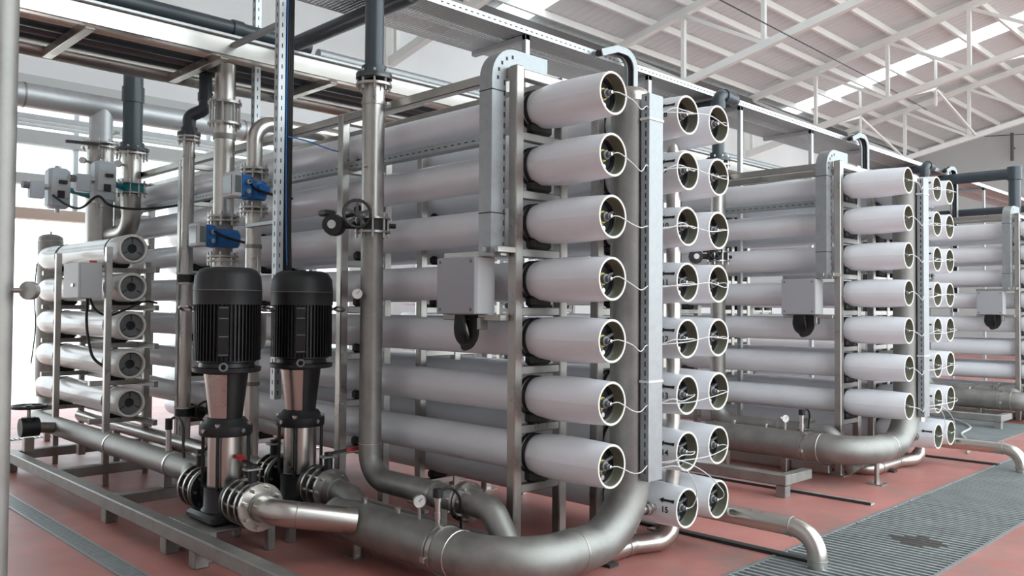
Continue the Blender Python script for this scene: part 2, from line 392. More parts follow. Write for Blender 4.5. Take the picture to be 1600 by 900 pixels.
# ---- pressure vessel prototypes (end face at local Y = 0, axis +Y)
outer = [(0, .1185), (.03, .1195), (.10, .123), (.20, .1265), (.32, .1285), (.41, .1265), (.47, .122), (.515, .1165), (.54, .111), (.66, .111)]
def vessel_proto(kind):
    """kind 0: front column (port on +X), 1: middle column (port on -X), 2: rear column (port -X)"""
    t = thing('pressure_vessel', 'x', 'pressure vessel', (0, 0, 0))
    MB().lathe(list(outer)+[(.66, .1)], (0, 0, 0), (0, 1, 0), 32, a0=0, a1=2*PI).build('end_bell', 'frp', t)
    MB().lathe([(.655, .108), (.655, .111), (VL-.66, .111), (VL-.54, .119), (VL-.34, .1285), (VL-.1, .123), (VL, .1185), (VL+.04, .09), (VL+.04, .01)], (0, 0, 0), (0, 1, 0), 32).build('shell', 'frp', t)
    MB().lathe([(0.002, .1045), (-.002, .107), (-.002, .117), (.002, .1190)], (0, 0, 0), (0, 1, 0), 32, a0=0, a1=2*PI).build('rim', 'rim', t)
    MB().lathe([(0, .1045), (.012, .1035), (.13, .1035)], (0, 0, 0), (0, 1, 0), 28, a0=0, a1=2*PI).build('bore', 'bore', t)
    ep = MB().lathe([(.075, .0), (.075, .035), (.088, .04), (.088, .085), (.078, .088), (.078, .1035), (.105, .1035), (.105, 0)], (0, 0, 0), (0, 1, 0), 24).build('end_plate', 'endplate', t)
    for a in (.4, 2.5, 4.6): MB().bar((.03*math.cos(a), .08, .03*math.sin(a)), (.092*math.cos(a), .07, .092*math.sin(a)), .02, .014).build('rib', 'greyplastic', ep)
    MB().lathe([(.062, .096), (.062, .1035), (.072, .1035), (.072, .096)], (0, 0, 0), (0, 1, 0), 24, True).build('snap_ring', 'bolt', t)
    px = -.02
    pt = MB().lathe([(.0, .010), (.005, .016), (.022, .018), (.026, .027), (.046, .027), (.05, .02), (.075, .02)], (px, 0, 0), (0, 1, 0), 8).build('permeate_port', 'greyplastic', t)
    MB().lathe([(.050, .018), (.050, .034), (.066, .034), (.066, .018)], (px, 0, 0), (0, 1, 0), 12, True).build('lock_ring', 'yellow' if kind == 0 else 'greyplastic', pt)
    MB().lathe([(-.012, .005), (-.010, .010), (.002, .010), (.002, .005)], (px, 0, 0), (0, 1, 0), 8).build('tube_nut', 'bolt', pt)
    MB().cyl((-.02, .045, -.062), (-.02, .08, -.062), .014, 8).build('drain_plug', 'bolt', t)
    s_ = MB()
    for y0 in (.545, .585): MB().ring((0, y0, 0), (0, 1, 0), .110, .1175, .024, 32).build('strap', 'rubber', t)
    for yy in (.55, 2.31, 5.05, 6.75):
        MB().bbox((-.085, yy-.035, -.155), (.085, yy+.035, -.09), .015).build('saddle', 'rubber', t)
    sg = 1 if kind == 0 else -1
    dx = .36 if kind == 0 else -.355
    if kind < 2:
        p = MB().cyl((sg*.10, .15, 0), (dx-sg*.09, .15, 0), .022, 12).build('side_port', 'polished', t)
        m_ = MB().cyl((sg*.165, .15, 0), (sg*.215, .15, 0), .034, 10); m_.ring((sg*.172, .15, 0), (sg, 0, 0), .03, .039, .012, 16); m_.build('coupling', 'bolt', p)
    cache(t); return t
protos = [vessel_proto(k) for k in range(3)]
# ---- printed number and flow arrow wrapped on the bell of a middle-column vessel
def rad(y):
    for (a, ra), (b, rb) in zip(outer, outer[1:]):
        if a <= y <= b: return ra+(rb-ra)*(y-a)/(b-a)
    return .111
def wrap(verts, y0, a0):
    """flat (u,v) print: u runs towards the vessel end, v goes up round the -X side"""
    out = []
    for u, v in verts:
        y = y0-u; r = rad(y)+.0026; a = a0+v/r
        out.append((-r*math.cos(a), y, r*math.sin(a)))
    return out
def number_mesh(txt):
    cu = bpy.data.curves.new('number', 'FONT'); cu.body = txt; cu.size = .05; cu.align_x = 'CENTER'; cu.align_y = 'CENTER'; cu.offset = .0010; cu.resolution_u = 3
    o = bpy.data.objects.new('tmp', cu); C.objects.link(o); bpy.context.view_layer.update()
    me = bpy.data.meshes.new_from_object(o); bpy.data.objects.remove(o)
    co = wrap([(p.co.x, p.co.y) for p in me.vertices], .075, -.03)
    for p, c in zip(me.vertices, co): p.co = c
    me.materials.clear(); me.materials.append(MATS['ink']); me.name = 'number_print'; return me
ar = [(-.055, 0), (-.028, .017), (-.028, .007), (0, .007), (.022, .007), (.045, .010), (.045, -.010), (.022, -.007), (0, -.007), (-.028, -.007), (-.028, -.017)]
arrow_me = bpy.data.meshes.new('arrow_print')
arrow_me.from_pydata(wrap(ar, .062, .42), [], [(0, 10, 9, 2), (0, 2, 1), (2, 9, 8, 3), (3, 8, 7, 4), (4, 7, 6, 5)]); arrow_me.materials.append(MATS['ink'])
colname = ['front column', 'middle column', 'rear column']
def tube_for(v, col, k, dx, rng):
    """white sampling tube from the port to the slotted channel, local coords"""
    j = lambda s: rng.uniform(-s, s)
    cx = .36-COLX[col]
    if col == 0: pts = [(-.02, -.01, 0), (.02, -.03, .004+j(.01)), (.11, -.05, -.03+j(.012)), (.19, -.045, -.06+j(.012)), (.25, -.035, -.035+j(.01)), (cx-.055, -.01, -.03)]
    elif col == 1:
        pts = [(-.02, -.01, 0), (.0, -.03, .0), (.01, -.045, -.004+j(.01)), (-.03, -.055, -.01+j(.012)), (-.14, -.055, -.01+j(.02)), (-.22, -.045, -.02+j(.02)), (cx+.075, -.0, -.04+j(.01))]
        if k == 7: pts = [(-.02, -.01, 0), (.02, -.03, .02), (.01, -.06, .11), (-.09, -.07, .23), (-.2, -.05, .28), (cx+.07, 0, .27)]
    else:
        pts = [(-.02, -.01, 0), (.005, -.03, .006), (.015, -.05, .0), (-.03, -.065, -.014+j(.012)), (-.24, -.085, -.01+j(.02)), (-.45, -.075, -.015+j(.02)), (cx+.07, -.005, -.03)]
        if k == 7: pts = [(-.02, -.01, 0), (.01, -.03, .02), (-.06, -.06, .08), (-.3, -.09, .22), (-.52, -.07, .31), (cx+.07, -.005, .30)]
    m_ = MB().tube(smooth_path(pts, 5), .0033, 6)
    me = bpy.data.meshes.new('sample_tube'); me.from_pydata(m_.v, [], m_.f); me.materials.append(MATS['tubing'])
    me.polygons.foreach_set('use_smooth', [True]*len(me.polygons))
    o = bpy.data.objects.new('sample_tube', me); C.objects.link(o); o.parent = v
rng = random.Random(3)
first = [True]*3
for ri, rx in enumerate(RACKX):
    for col, cx in enumerate(COLX):
        for k in range(7 if col == 0 else 8):
            if first[col]: v = protos[col]; v.location = (rx+cx, 0, LV[k]); first[col] = False
            else: v = copy_tree(protos[col]); v.location = (rx+cx, 0, LV[k])
            lab = 'white pressure vessel, %s in the %s of the %s' % (ORD[k], colname[col], RN[ri])
            if col == 1 and ri == 0: lab = 'white pressure vessel printed %d, %s in middle column of nearest rack' % (8+k, ORD[k])
            tag(v, lab, 'pressure vessel', 'white pressure vessels of the %s' % RN[ri])
            if ri < 2:
                if col == 1:
                    a = bpy.data.objects.new('arrow_print', arrow_me); C.objects.link(a); a.parent = v
                    if ri == 0: o = bpy.data.objects.new('number_print', number_mesh(str(8+k))); C.objects.link(o); o.parent = v
                tube_for(v, col, k, 0, rng)

# ---- rack frame
ST = (.55, 2.31, 5.05, 6.75)
def rack_frame():
    t = thing('rack_frame', 'stainless square-tube frame carrying the vessels of the nearest rack', 'rack', (0, 0, 0))
    for yy in ST:
        for x in (-.19, .19, .535, .885, 1.235):
            top = 2.89 if x < .5 else 2.875
            MB().bbox((x-.032, yy-.032, .0), (x+.032, yy+.032, top), .006).build('post', 'steel', t)
            MB().box((x-.07, yy-.07, 0), (x+.07, yy+.07, .012)).build('foot_plate', 'steel', t)
        for k in range(8):
            z = LV[k]-.155
            if k < 7: MB().bbox((-.16, yy-.025, z-.05), (.16, yy+.025, z), .005).build('arm', 'steel', t)
            MB().bbox((.565, yy-.025, z-.05), (1.205, yy+.025, z), .005).build('arm', 'steel', t)
        MB().bbox((-.16, yy-.03, 2.82), (1.2, yy+.03, 2.875), .005).build('cross_rail', 'steel', t)
    for x in (-.19, .19, 1.235):
        for a, b in zip(ST, ST[1:]): MB().bbox((x-.03, a+.032, 2.825), (x+.03, b-.032, 2.885), .005).build('top_rail', 'steel', t)
    # skid with feet in front of the rack
    MB().bbox((-1.45, .42, .095), (-1.355, 5.85, .185), .008).build('skid_beam', 'pipe_dull', t)
    for a, b in ((.55, .64), (2.15, 2.25), (3.3, 3.39), (4.55, 4.64), (5.76, 5.85)):
        if a > .8: MB().bbox((-1.355, a, .1), (-.222, b, .18), .006).build('skid_crossbeam', 'pipe_dull', t)
    MB().bbox((-1.355, .42, .1), (-1.0, .51, .18), .006).build('skid_crossbeam', 'pipe_dull', t)
    MB().bbox((-.30, .6, .02), (-.222, 6.75, .1), .006).build('base_rail', 'steel', t)
    for yy in (.43, 1.86, 2.27, 3.28, 5.74): MB().bbox((-1.445, yy, 0), (-1.36, yy+.085, .095), .004).build('foot', 'pipe_dull', t)
    cache(t); return t
fr = rack_frame()
for ri in (1, 2):
    c = copy_tree(fr, off=(RACKX[ri], 0, 0)); tag(c, 'stainless square-tube frame carrying the vessels of the %s' % RN[ri], 'rack')

# ---- feed manifold with the large elbow
def manifold(rx, zc, rn):
    t = thing('feed_manifold', 'large dull steel feed pipe curving up into a capped manifold, %s' % rn, 'pipe', (-.62, .12, 0))
    R = .128; mx, my = .36, .155
    PP = path([(-.62, 1.62, zc), (-.62, my, zc), (mx, my, zc), (mx, my, .66)], [.36, .36], 12); RR = [R]*2+[R-.010*min(1, i/12) for i in range(len(PP)-2)]
    MB().tube(PP, RR, 28).build('header_pipe', 'pipe_dull', t)
    MB().lathe([(.60, .116), (.62, .117), (2.70, .117)], (mx, my, 0), (0, 0, 1), 28).build('vertical_pipe', 'pipe_dull', t)
    cp = MB().lathe([(2.70, .1185), (2.735, .117), (2.765, .104), (2.785, .075), (2.797, .035), (2.80, .002)], (mx, my, 0), (0, 0, 1), 28).build('cap', 'polished', t)
    MB().torus((mx, my, 2.70), (0, 0, 1), .1175, .003, 28, 6).build('weld', 'polished', cp)
    MB().lathe([(1.62, R), (1.67, R*.95), (1.71, R*.7), (1.73, .01)], (-.62, 0, zc), (0, 1, 0), 28).build('end_cap', 'pipe_dull', t)
    for o, ax in (((-.62, .515, zc), (0, 1, 0)), ((-.13, my, zc), (1, 0, 0))):
        MB().torus(o, ax, R if o[0] < -.5 else .1185, .004, 28, 6).build('weld', 'polished', t)
    cl = MB(); cl.ring((-.62, .62, zc), (0, 1, 0), R, R+.006, .03, 28); cl.ring((-.62, .665, zc), (0, 1, 0), R, R+.004, .012, 28); c_ = cl.build('clamp', 'steel', t)
    MB().bbox((-.785, .615, zc-.035), (-.745, .655, zc-.005), .004).build('clamp_lug', 'bolt', c_)
    MB().cyl((-.33, .155, 0), (-.33, .155, zc-.105), .022, 10).build('support_leg', 'steel', t); MB().box((-.40, .085, 0), (-.26, .225, .008)).build('support_foot', 'steel', t)
    MB().cyl((-.62, 1.45, 0), (-.62, 1.45, zc-.105), .03, 10).build('support_leg', 'steel', t); MB().box((-.68, 1.39, 0), (-.56, 1.51, .008)).build('support_foot', 'steel', t)
    for yy in (1.38, 1.05): 
        m_ = MB().cyl((-.62, yy, zc+.12), (-.62, yy, zc+.147), .014, 10); m_.cyl((-.62, yy, zc+.147), (-.62, yy, zc+.16), .022, 6); m_.build('plug', 'bolt', t)
    t.location = t.location+V(rx, 0, 0)
for ri in range(3): manifold(RACKX[ri], (.205, .30, .30)[ri], RN[ri])
def channel():
    t = thing('tube_channel', 'x', 'channel', (.36, 0, .54))
    m_ = MB(); m_.box((.298, -.022, .54), (.428, -.018, 2.725)); m_.box((.298, -.018, .54), (.302, .034, 2.725)); m_.box((.424, -.018, .54), (.428, .034, 2.725)); m_.build('channel', 'galv', t)
    s_ = MB(); z = .58
    while z < 2.70: s_.box((.2972, -.002, z), (.2981, .007, z+.03)); z += .05
    stuff(s_.build('slots', 'slot', t))
    for z in (2.575, 1.09):
        b = MB(); b.box((.293, -.027, z), (.433, -.022, z+.014)); b.box((.292, -.027, z), (.2965, .04, z+.014)); b.box((.429, -.027, z), (.433, .04, z+.014)); b.build('cable_tie', 'tubing', t)
    for z in (.62, 2.6): MB().bbox((.325, .033, z), (.395, .06, z+.03), .004).build('standoff', 'steel', t)
    cache(t); return t
ch = channel(); tag(ch, 'slotted upright metal channel gathering white tubes, nearest rack', 'channel')
for ri in (1, 2):
    c = copy_tree(ch, off=(RACKX[ri], 0, 0)); tag(c, 'slotted upright metal channel gathering white tubes, %s' % RN[ri], 'channel')
# ---- second (concentrate) manifold between middle and rear columns, outlet pipe to the trench
def concentrate():
    t = thing('concentrate_pipe', 'x', 'pipe', (.885, .2, 0))
    PC = path([(.0, 3.0, .064), (.0, .33, .064), (.62, .33, .064), (.887, .22, .064), (.887, .22, 2.5)], [.12, .12, .13], 8)
    MB().tube(PC, [.06]*(len(PC)-4)+[.052, .046, .044, .044], 20).build('pipe', 'polished', t)
    for x in (.14, .54): MB().torus((x, .33, .064), (1, 0, 0), .0605, .004, 20, 6).build('weld', 'pipe_dull', t)
    MB().lathe([(2.5, .044), (2.53, .04), (2.55, .025), (2.555, .002)], (.887, .22, 0), (0, 0, 1), 20).build('cap', 'polished', t)
    MB().box((.30, .25, 0), (.38, .41, .02)).build('support_foot', 'slot', t)
    cache(t); return t
cc = concentrate(); tag(cc, 'slim shiny steel pipe running low under vessel fifteen and turning up', 'pipe')
for ri in (1, 2):
    c = copy_tree(cc, off=(RACKX[ri], 0, 0)); tag(c, 'slim shiny steel pipe turning up between the columns of the %s' % RN[ri], 'pipe')
def outlet():
    t = thing('outlet_pipe', 'x', 'pipe', (1.2, -.56, 0))
    MB().tube(path([(1.2, 2.4, .21), (1.2, -.575, .21), (1.2, -.575, -.3)], .155, 12), .057, 22).build('pipe', 'polished', t)
    MB().torus((1.2, -.415, .21), (0, 1, 0), .0575, .004, 22, 6).build('weld', 'pipe_dull', t); MB().torus((1.2, -.575, .045), (0, 0, 1), .0575, .004, 22, 6).build('weld', 'pipe_dull', t)
    MB().box((1.175, .45, 0), (1.225, .5, .155)).build('support_leg', 'steel', t)
    cache(t); return t
ou = outlet(); tag(ou, 'shiny steel outlet pipe bending down into the grating, nearest one', 'pipe', 'outlet pipes')
for ri in (1, 2):
    c = copy_tree(ou, off=(RACKX[ri], 0, 0)); tag(c, 'steel outlet pipe bending down into the grating beside the %s' % RN[ri], 'pipe', 'outlet pipes')

# ---- permeate riser with valve, PVC above
def handwheel(parent, o, ax, R, m='black', spokes=5):
    o = Vector(o); u, v = basis(ax)
    wv = MB(); wv.torus(o, ax, R, R*.11, 22, 8); wv.cyl(o-Vector(ax).normalized()*.012, o+Vector(ax).normalized()*.014, R*.22, 10)
    for k in range(spokes):
        a = 2*PI*k/spokes+.3; d = u*math.cos(a)+v*math.sin(a); wv.bar(o+d*R*.15, o+d*R*.95, R*.2, R*.1, ax)
    return wv.build('handwheel', m, parent)
def permeate():
    x, y = -.35, 1.72
    t = thing('permeate_riser', 'x', 'pipe', (x, y, 0))
    r = .073
    MB().cyl((x, y, 2.075), (x, y, 2.955), r, 24).build('upper_pipe', 'steel', t)
    MB().tube(path([(x, y, 2.005), (x, y, .40), (x, .80, .40)], .17, 12), r, 24).build('lower_pipe', 'pipe_dull', t)
    MB().tube(path([(x, .745, .40), (x, .56, .40), (x+.0, .33, .09)], .13, 8), r, 22).build('end_elbow', 'pipe_dull', t)
    flange_pair(t, (x, .772, .40), (0, 1, 0), r, .115, .012, .02, 8)
    flange_pair(t, (x, y, 2.04), (0, 0, 1), r, .118, .075, .014, 8, 'steel')
    flange_pair(t, (x, y, 2.985), (0, 0, 1), r, .118, .03, .016, 8, 'steel')
    MB().torus((x, y, .62), (0, 0, 1), r, .003, 24, 6).build('weld', 'polished', t)
    c_ = MB().ring((x, 1.03, .40), (0, 1, 0), r, r+.007, .025, 24).build('clamp', 'steel', t); MB().bbox((x-.10, 1.02, .30), (x-.07, 1.065, .325), .004).build('clamp_lug', 'bolt', c_)
    c_ = MB().ring((x, y, 2.83), (0, 0, 1), r, r+.006, .03, 24).build('clamp', 'steel', t); MB().bbox((x+.06, y-.06, 2.83), (x+.10, y-.03, 2.86), .004).build('clamp_lug', 'bolt', c_)
    MB().bbox((x-.03, .97, 0), (x+.03, 1.03, .335), .004).build('support_leg', 'steel', t)
    MB().cyl((x-.06, y-.02, 2.42), (x-.095, y-.03, 2.42), .012, 8).build('plug', 'bolt', t)
    cache(t)
    v = thing('butterfly_valve', 'x', 'valve', (x, y, 2.0))
    MB().ring((x, y, 2.004), (0, 0, 1), r*.95, .098, .071, 24).build('valve_body', 'blackcast', v)
    MB().cyl((x-.06, y+.06, 2.04), (x-.15, y+.11, 2.04), .025, 12).build('neck', 'blackcast', v)
    gb = MB().lathe([(-.055, .03), (-.05, .068), (.0, .072), (.045, .066), (.05, .03)], (x-.215, y+.12, 2.035), (-.75, -.65, 0), 16).build('gearbox', 'blackcast', v)
    MB().lathe([(.05, .0), (.05, .028), (.058, .028), (.058, 0)], (x-.215, y+.12, 2.035), (-.75, -.65, 0), 12).build('indicator', 'bolt', gb)
    MB().bbox((x-.29, y+.10, 2.09), (x-.21, y+.2, 2.13), .01).build('lug', 'blackcast', gb)
    MB().cyl((x-.17, y+.06, 2.09), (x-.165, y-.06, 2.1), .014, 8).build('spindle', 'blackcast', v)
    handwheel(v, (x-.16, y-.06, 2.10), (-.35, -.93, .05), .088)
    MB().cyl((x+.07, y-.04, 2.04), (x+.135, y-.07, 2.04), .016, 8).build('stem_end', 'blackcast', v)
    cache(v)
    p = thing('pvc_riser', 'x', 'pipe', (x, y, 3.0))
    MB().tube(path([(x, y, 3.05), (x, y, 3.685), (x+.37, y, 3.685), (x+.37, 3.5, 3.685)], .09, 8), .061, 20).build('pipe', 'pvc', p)
    m_ = MB().lathe([(3.0, .06), (3.0, .118), (3.035, .118), (3.04, .082), (3.085, .082), (3.085, .06)], (x, y, 0), (0, 0, 1), 24, True); m_.build('collar_flange', 'pvc', p)
    stuff(MB().bolts((x, y, 3.0), (0, 0, 1), .10, 8, .009, .11, .2).build('bolts', 'bolt', p))
    MB().lathe([(3.53, .06), (3.53, .073), (3.61, .073), (3.61, .06)], (x, y, 0), (0, 0, 1), 20, True).build('socket', 'pvc', p); MB().lathe([(.1, .06), (.1, .073), (.18, .073), (.18, .06)], (x, y, 3.685), (1, 0, 0), 20, True).build('socket', 'pvc', p)
    cache(p)
    return t, v, p
A_, B_, D_ = permeate()
tag(A_, 'dull steel permeate pipe standing before the nearest rack and bending along floor', 'pipe'); tag(B_, 'black butterfly valve with handwheel on the pipe before the nearest rack', 'valve'); tag(D_, 'dark grey plastic pipe above the flange before the nearest rack', 'pipe')
for ri in (1, 2):
    for o, l, c in ((A_, 'steel permeate pipe standing before the %s', 'pipe'), (B_, 'black butterfly valve with handwheel on the pipe before the %s', 'valve'), (D_, 'dark grey plastic riser pipe with elbow above the %s', 'pipe')):
        q = copy_tree(o, off=(RACKX[ri], 0, 0)); tag(q, l % RN[ri], c)

# ---- trunking, junction box, cable coil
def trunking():
    x0, x1, y0, y1 = -.335, -.225, .60, .705
    t = thing('cable_trunking', 'x', 'trunking', (-.28, .65, 1.8))
    P = path([(-.28, .6525, 1.80), (-.28, .6525, 2.945), (.12, .6525, 2.945)], .13, 8)
    def sweep(mb, pts, w2, d2):
        rings = []
        for i, p in enumerate(pts):
            tg = (pts[min(i+1, len(pts)-1)]-pts[max(i-1, 0)]).normalized(); nrm = V(tg.z, 0, -tg.x)
            rings.append([p-V(0, w2, 0)-nrm*d2, p+V(0, w2, 0)-nrm*d2, p+V(0, w2, 0)+nrm*d2, p-V(0, w2, 0)+nrm*d2])
        return mb.loft(rings)
    sweep(MB(), P, .052, .055).build('duct', 'galv', t)
    s_ = MB(); z = 1.85
    while z < 2.78: s_.box((-.243, y0-.0009, z), (-.234, y0+.001, z+.03)); z += .062
    for k in range(5): a = k*.35; s_.cbox((-.28+.13-.175*math.cos(a)*.8, y0, 2.815+.175*math.sin(a)*.8), (.014, .002, .02))
    stuff(s_.build('slots', 'slot', t))
    for z in (2.04, 2.74): MB().box((-.3365, .599, z), (-.2235, .706, z+.006)).build('joint', 'slot', t)
    MB().bbox((-.36, .615, 1.818), (-.16, .645, 1.85), .003).build('bracket', 'steel', t)
    MB().bbox((-.36, .52, 1.815), (-.16, .545, 1.85), .003).build('bracket', 'steel', t)
    cache(t)
    b = thing('junction_box', 'x', 'junction box', (-.28, .85, 1.47))
    MB().bbox((-.355, .69, 1.47), (-.215, 1.02, 1.795), .004).build('body', 'enclosure', b)
    dn = MB().bbox((-.378, .688, 1.468), (-.356, 1.022, 1.797), .004).build('door', 'enclosure_door', b)
    m_ = MB()
    for yy in (.72, .99):
        for z in (1.495, 1.77): m_.cyl((-.381, yy, z), (-.376, yy, z), .010, 8)
    stuff(m_.build('screws', 'greyplastic', dn))
    for z in (1.815, 1.45): MB().bbox((-.30, .56, z-.018), (-.225, 1.05, z+.018), .003).build('mounting_rail', 'steel', b)
    MB().bbox((-.32, .70, 1.38), (-.26, .73, 1.45), .003).build('mounting_lug', 'steel', b)
    cache(b)
    c = thing('cable_coil', 'x', 'cable', (-.29, .82, 1.30))
    for k in range(11):
        o = MB().tube(smooth_path([(-.30-.005*k, .93-.012*k, 1.462), (-.30-.005*k, .94-.014*k, 1.38), (-.305, .91-.010*k, 1.315-.004*(k % 4)), (-.31+.004*(k % 3), .84+.003*k, 1.285-.007*(k % 4)), (-.305, .76+.004*k, 1.31-.005*(k % 5)), (-.31+.003*k, .73+.011*k, 1.39), (-.295, .75+.012*k, 1.462)]), .009, 6)
        o.build('cable', 'rubber', c)
    cache(c); return t, b, c
T3 = trunking()
labs = (('grey metal cable trunking rising from junction box of the %s', 'trunking'), ('grey junction box mounted on the front post of the %s', 'junction box'), ('looped black cables hanging under junction box of the %s', 'cable'))
for o, (l, c) in zip(T3, labs):
    tag(o, l % RN[0], c)
    for ri in (1, 2): tag(copy_tree(o, off=(RACKX[ri], 0, 0)), l % RN[ri], c)
# trunking drop from the tray to the first rack's rear columns
def drop(x, y, lab):
    t = thing('cable_drop', lab, 'trunking', (x, y, 1.5), 'curved cable drops from the tray')
    P = path([(x-.48, y, 3.75), (x-.26, y, 3.83), (x, y, 3.83), (x, y, 1.5)], [.12, .14], 8)
    for dy in (-.045, .045):
        rings = []
        for i, p in enumerate(P):
            tg = (P[min(i+1, len(P)-1)]-P[max(i-1, 0)]).normalized(); nr = V(tg.z, 0, -tg.x); q = p+V(0, dy, 0)
            rings.append([q-V(0, .006, 0)-nr*.03, q+V(0, .006, 0)-nr*.03, q+V(0, .006, 0)+nr*.03, q-V(0, .006, 0)+nr*.03])
        MB().loft(rings).build('side_rail', 'galv', t)
    MB().tube(P, .03, 8).build('cables', 'rubber', t)
drop(2.6, 1.86, 'curved galvanized cable drop leaving the tray behind the nearest rack')
drop(7.74, 1.86, 'curved galvanized cable drop leaving the tray behind the second rack')
drop(11.27, 1.86, 'curved galvanized cable drop leaving the tray by the far right rack')

# ---- perforated cable trays overhead along X
tr = thing('cable_tray', 'long perforated metal cable tray running above all the racks', 'cable tray', (0, 1.95, 3.76))
X0, X1, TY, TZ = -.44, 16.5, 1.95, 3.757
for ya, yb in ((TY, TY+.34), (TY+.34, TY+.68)): MB().box((X0, ya, TZ), (X1, yb, TZ+.003)).build('perforated_bottom', 'perf', tr)
for yy, h in ((TY, .055), (TY+.34, .045), (TY+.68, .06)): MB().box((X0, yy-.003, TZ-.004), (X1, yy+.003, TZ+h)).build('side_rail', 'galv_bright', tr)
m_ = MB(); x = X0
while x < 9: m_.box((x, TY-.0042, TZ+.02), (x+.025, TY-.0028, TZ+.028)); x += .06
stuff(m_.build('rail_slots', 'slot', tr))
for x in (1.335, 3.02, 4.72, 6.415, 8.1, 11.5, 13.2):
    b = MB(); b.bbox((x-.025, TY+.005, 0), (x+.025, TY+.05, TZ-.005), .003); b.bbox((x-.025, TY+.005, TZ-.05), (x+.025, TY+.67, TZ-.005), .003)
    b.build('bracket', 'galv_bright', tr)
for k in range(7): MB().tube(smooth_path([(X0+.1, TY+.04+.035*k, TZ+.02), (3, TY+.05+.035*k+.01*(k % 2), TZ+.02), (7, TY+.04+.035*k, TZ+.02), (X1, TY+.05+.035*k, TZ+.02)]), .011, 6).build('cable', 'rubber', tr)

# ================================================================ PIPE BRIDGE (top left)
br = thing('pipe_bridge', 'polished steel ladder frame of the overhead pipe bridge at upper left', 'pipe bridge', (0, 3.9, 3.45))
m_ = MB(); m_.bbox((-4.5, 3.36, 3.46), (9.5, 3.43, 3.60), .006); m_.build('near_beam', 'polished', br)
MB().bbox((-4.5, 3.33, 3.60), (9.5, 3.44, 3.625), .004).build('near_beam_lip', 'galv_bright', br)
MB().cyl((-4.5, 4.45, 3.52), (9.5, 4.45, 3.52), .075, 20).build('far_beam', 'steel', br)
for x in (-3.56, -2.56, -1.56, -.57, .43, 1.43, 2.43, 3.43, 4.43, 5.43, 6.43, 7.43): MB().bbox((x-.035, 3.42, 3.44), (x+.035, 4.40, 3.51), .004).build('cross_member', 'steel', br)
for x in (-4.2, 2.6, 8.9):
    MB().bbox((x-.05, 4.36, 0), (x+.05, 4.46, 3.47), .004).build('post', 'steel', br)
    MB().bbox((x-.05, 3.36, 3.3), (x+.05, 4.46, 3.37), .004).build('bracket', 'steel', br); MB().bbox((x-.05, 3.36, 3.3), (x+.05, 3.43, 3.47), .004).build('bracket', 'steel', br)
def xpipe(lab, y, z, r, m, x0=-4.5, x1=9.5, n=16, couplings=()):
    t = thing('overhead_pipe', lab, 'pipe', (0, y, z), 'pipes along the bridge'); MB().cyl((x0, y, z), (x1, y, z), r, n).build('pipe', m, t)
    for x in couplings: MB().ring((x, y, z), (1, 0, 0), r*.98, r+.012, .09, n).build('coupling', m, t)
xpipe('dark plastic pipe lying highest along the near side of the bridge', 3.62, 3.77, .062, 'pvc', -4.5, .3, couplings=(-1.4, -.42))
xpipe('galvanized pipe on the bridge right of the dark plastic pipe', 3.64, 3.74, .05, 'galv', .4, 9.5)
xpipe('dark brown channel pipe inside the bridge nearest its bright beam', 3.72, 3.57, .055, 'lintel')
xpipe('dark pipe in the middle of the bridge ladder', 3.90, 3.565, .055, 'pvc')
xpipe('second dark pipe in the middle of the bridge ladder', 4.06, 3.56, .05, 'dark_band')
xpipe('third dark pipe close to the round bridge tube', 4.22, 3.565, .055, 'pvc')
# vertical duct behind + hanging bits at top
# large steel header crossing behind at left, with tee pipe and actuated valves
hd = thing('overhead_header', 'large shiny steel pipe crossing behind the left valve pipes', 'pipe', (0, 6.65, 3.63))
MB().cyl((-5, 6.65, 3.63), (9.5, 6.65, 3.63), .125, 26).build('pipe', 'galv_bright', hd)  # brighter metal colour stands in for daylight falling on the header
for x in (-1.35, -1.16, 1.2): MB().ring((x, 6.65, 3.63), (1, 0, 0), .12, .1295, .02, 26).build('weld_band', 'pipe_dull', hd)
for x in (-3, 1.9, 6): MB().bbox((x-.04, 6.61, 2.0 if x < 0 else 0), (x+.04, 6.69, 3.51), .004).build('support_post', 'steel', hd) if x != -3 else MB().bbox((x-.04, 6.61, 0), (x+.04, 6.69, 3.51), .004).build('support_post', 'steel', hd)
tr2 = thing('cable_tray', 'white slim cable tray behind the large header at left', 'cable tray', (0, 7.4, 3.5))
for yy in (7.3, 7.5, 7.7): MB().bbox((-5, yy-.02, 3.52), (9, yy+.02, 3.58), .003).build('rail', 'galv_bright', tr2)
for x in (-4, -2, 0, 2, 4, 6): MB().bbox((x-.02, 7.28, 3.49), (x+.02, 7.72, 3.52), .003).build('rung', 'galv', tr2)
for x in (-4.4, 1.5, 6.5): MB().bbox((x-.03, 7.47, 0), (x+.03, 7.53, 3.49), .003).build('post', 'galv', tr2)
def actuated(x, y, z_tee, zj, zv, r, lab, act, upper):
    pass
vp = thing('valve_pipe', 'wide steel pipe dropping from the large header at left', 'pipe', (-.40, 6.65, 2.0))
MB().cyl((-.40, 6.65, 1.1), (-.40, 6.65, 3.2), .135, 24).build('lower_pipe', 'steel', vp); MB().cyl((-.40, 6.65, 3.24), (-.40, 6.65, 3.60), .118, 24).build('tee_stub', 'galv_bright', vp)  # tee stub carries the header's daylight brightness in its colour
flange_pair(vp, (-.40, 6.65, 3.21), (0, 0, 1), .135, .19, .03, .015, 10)
l_ = MB().bar((-.45, 6.5, 3.20), (-.80, 6.45, 3.18), .035, .03); l_.bar((-.45, 6.5, 3.2), (-.33, 6.5, 3.24), .05, .03); l_.build('lever', 'rubber', vp)
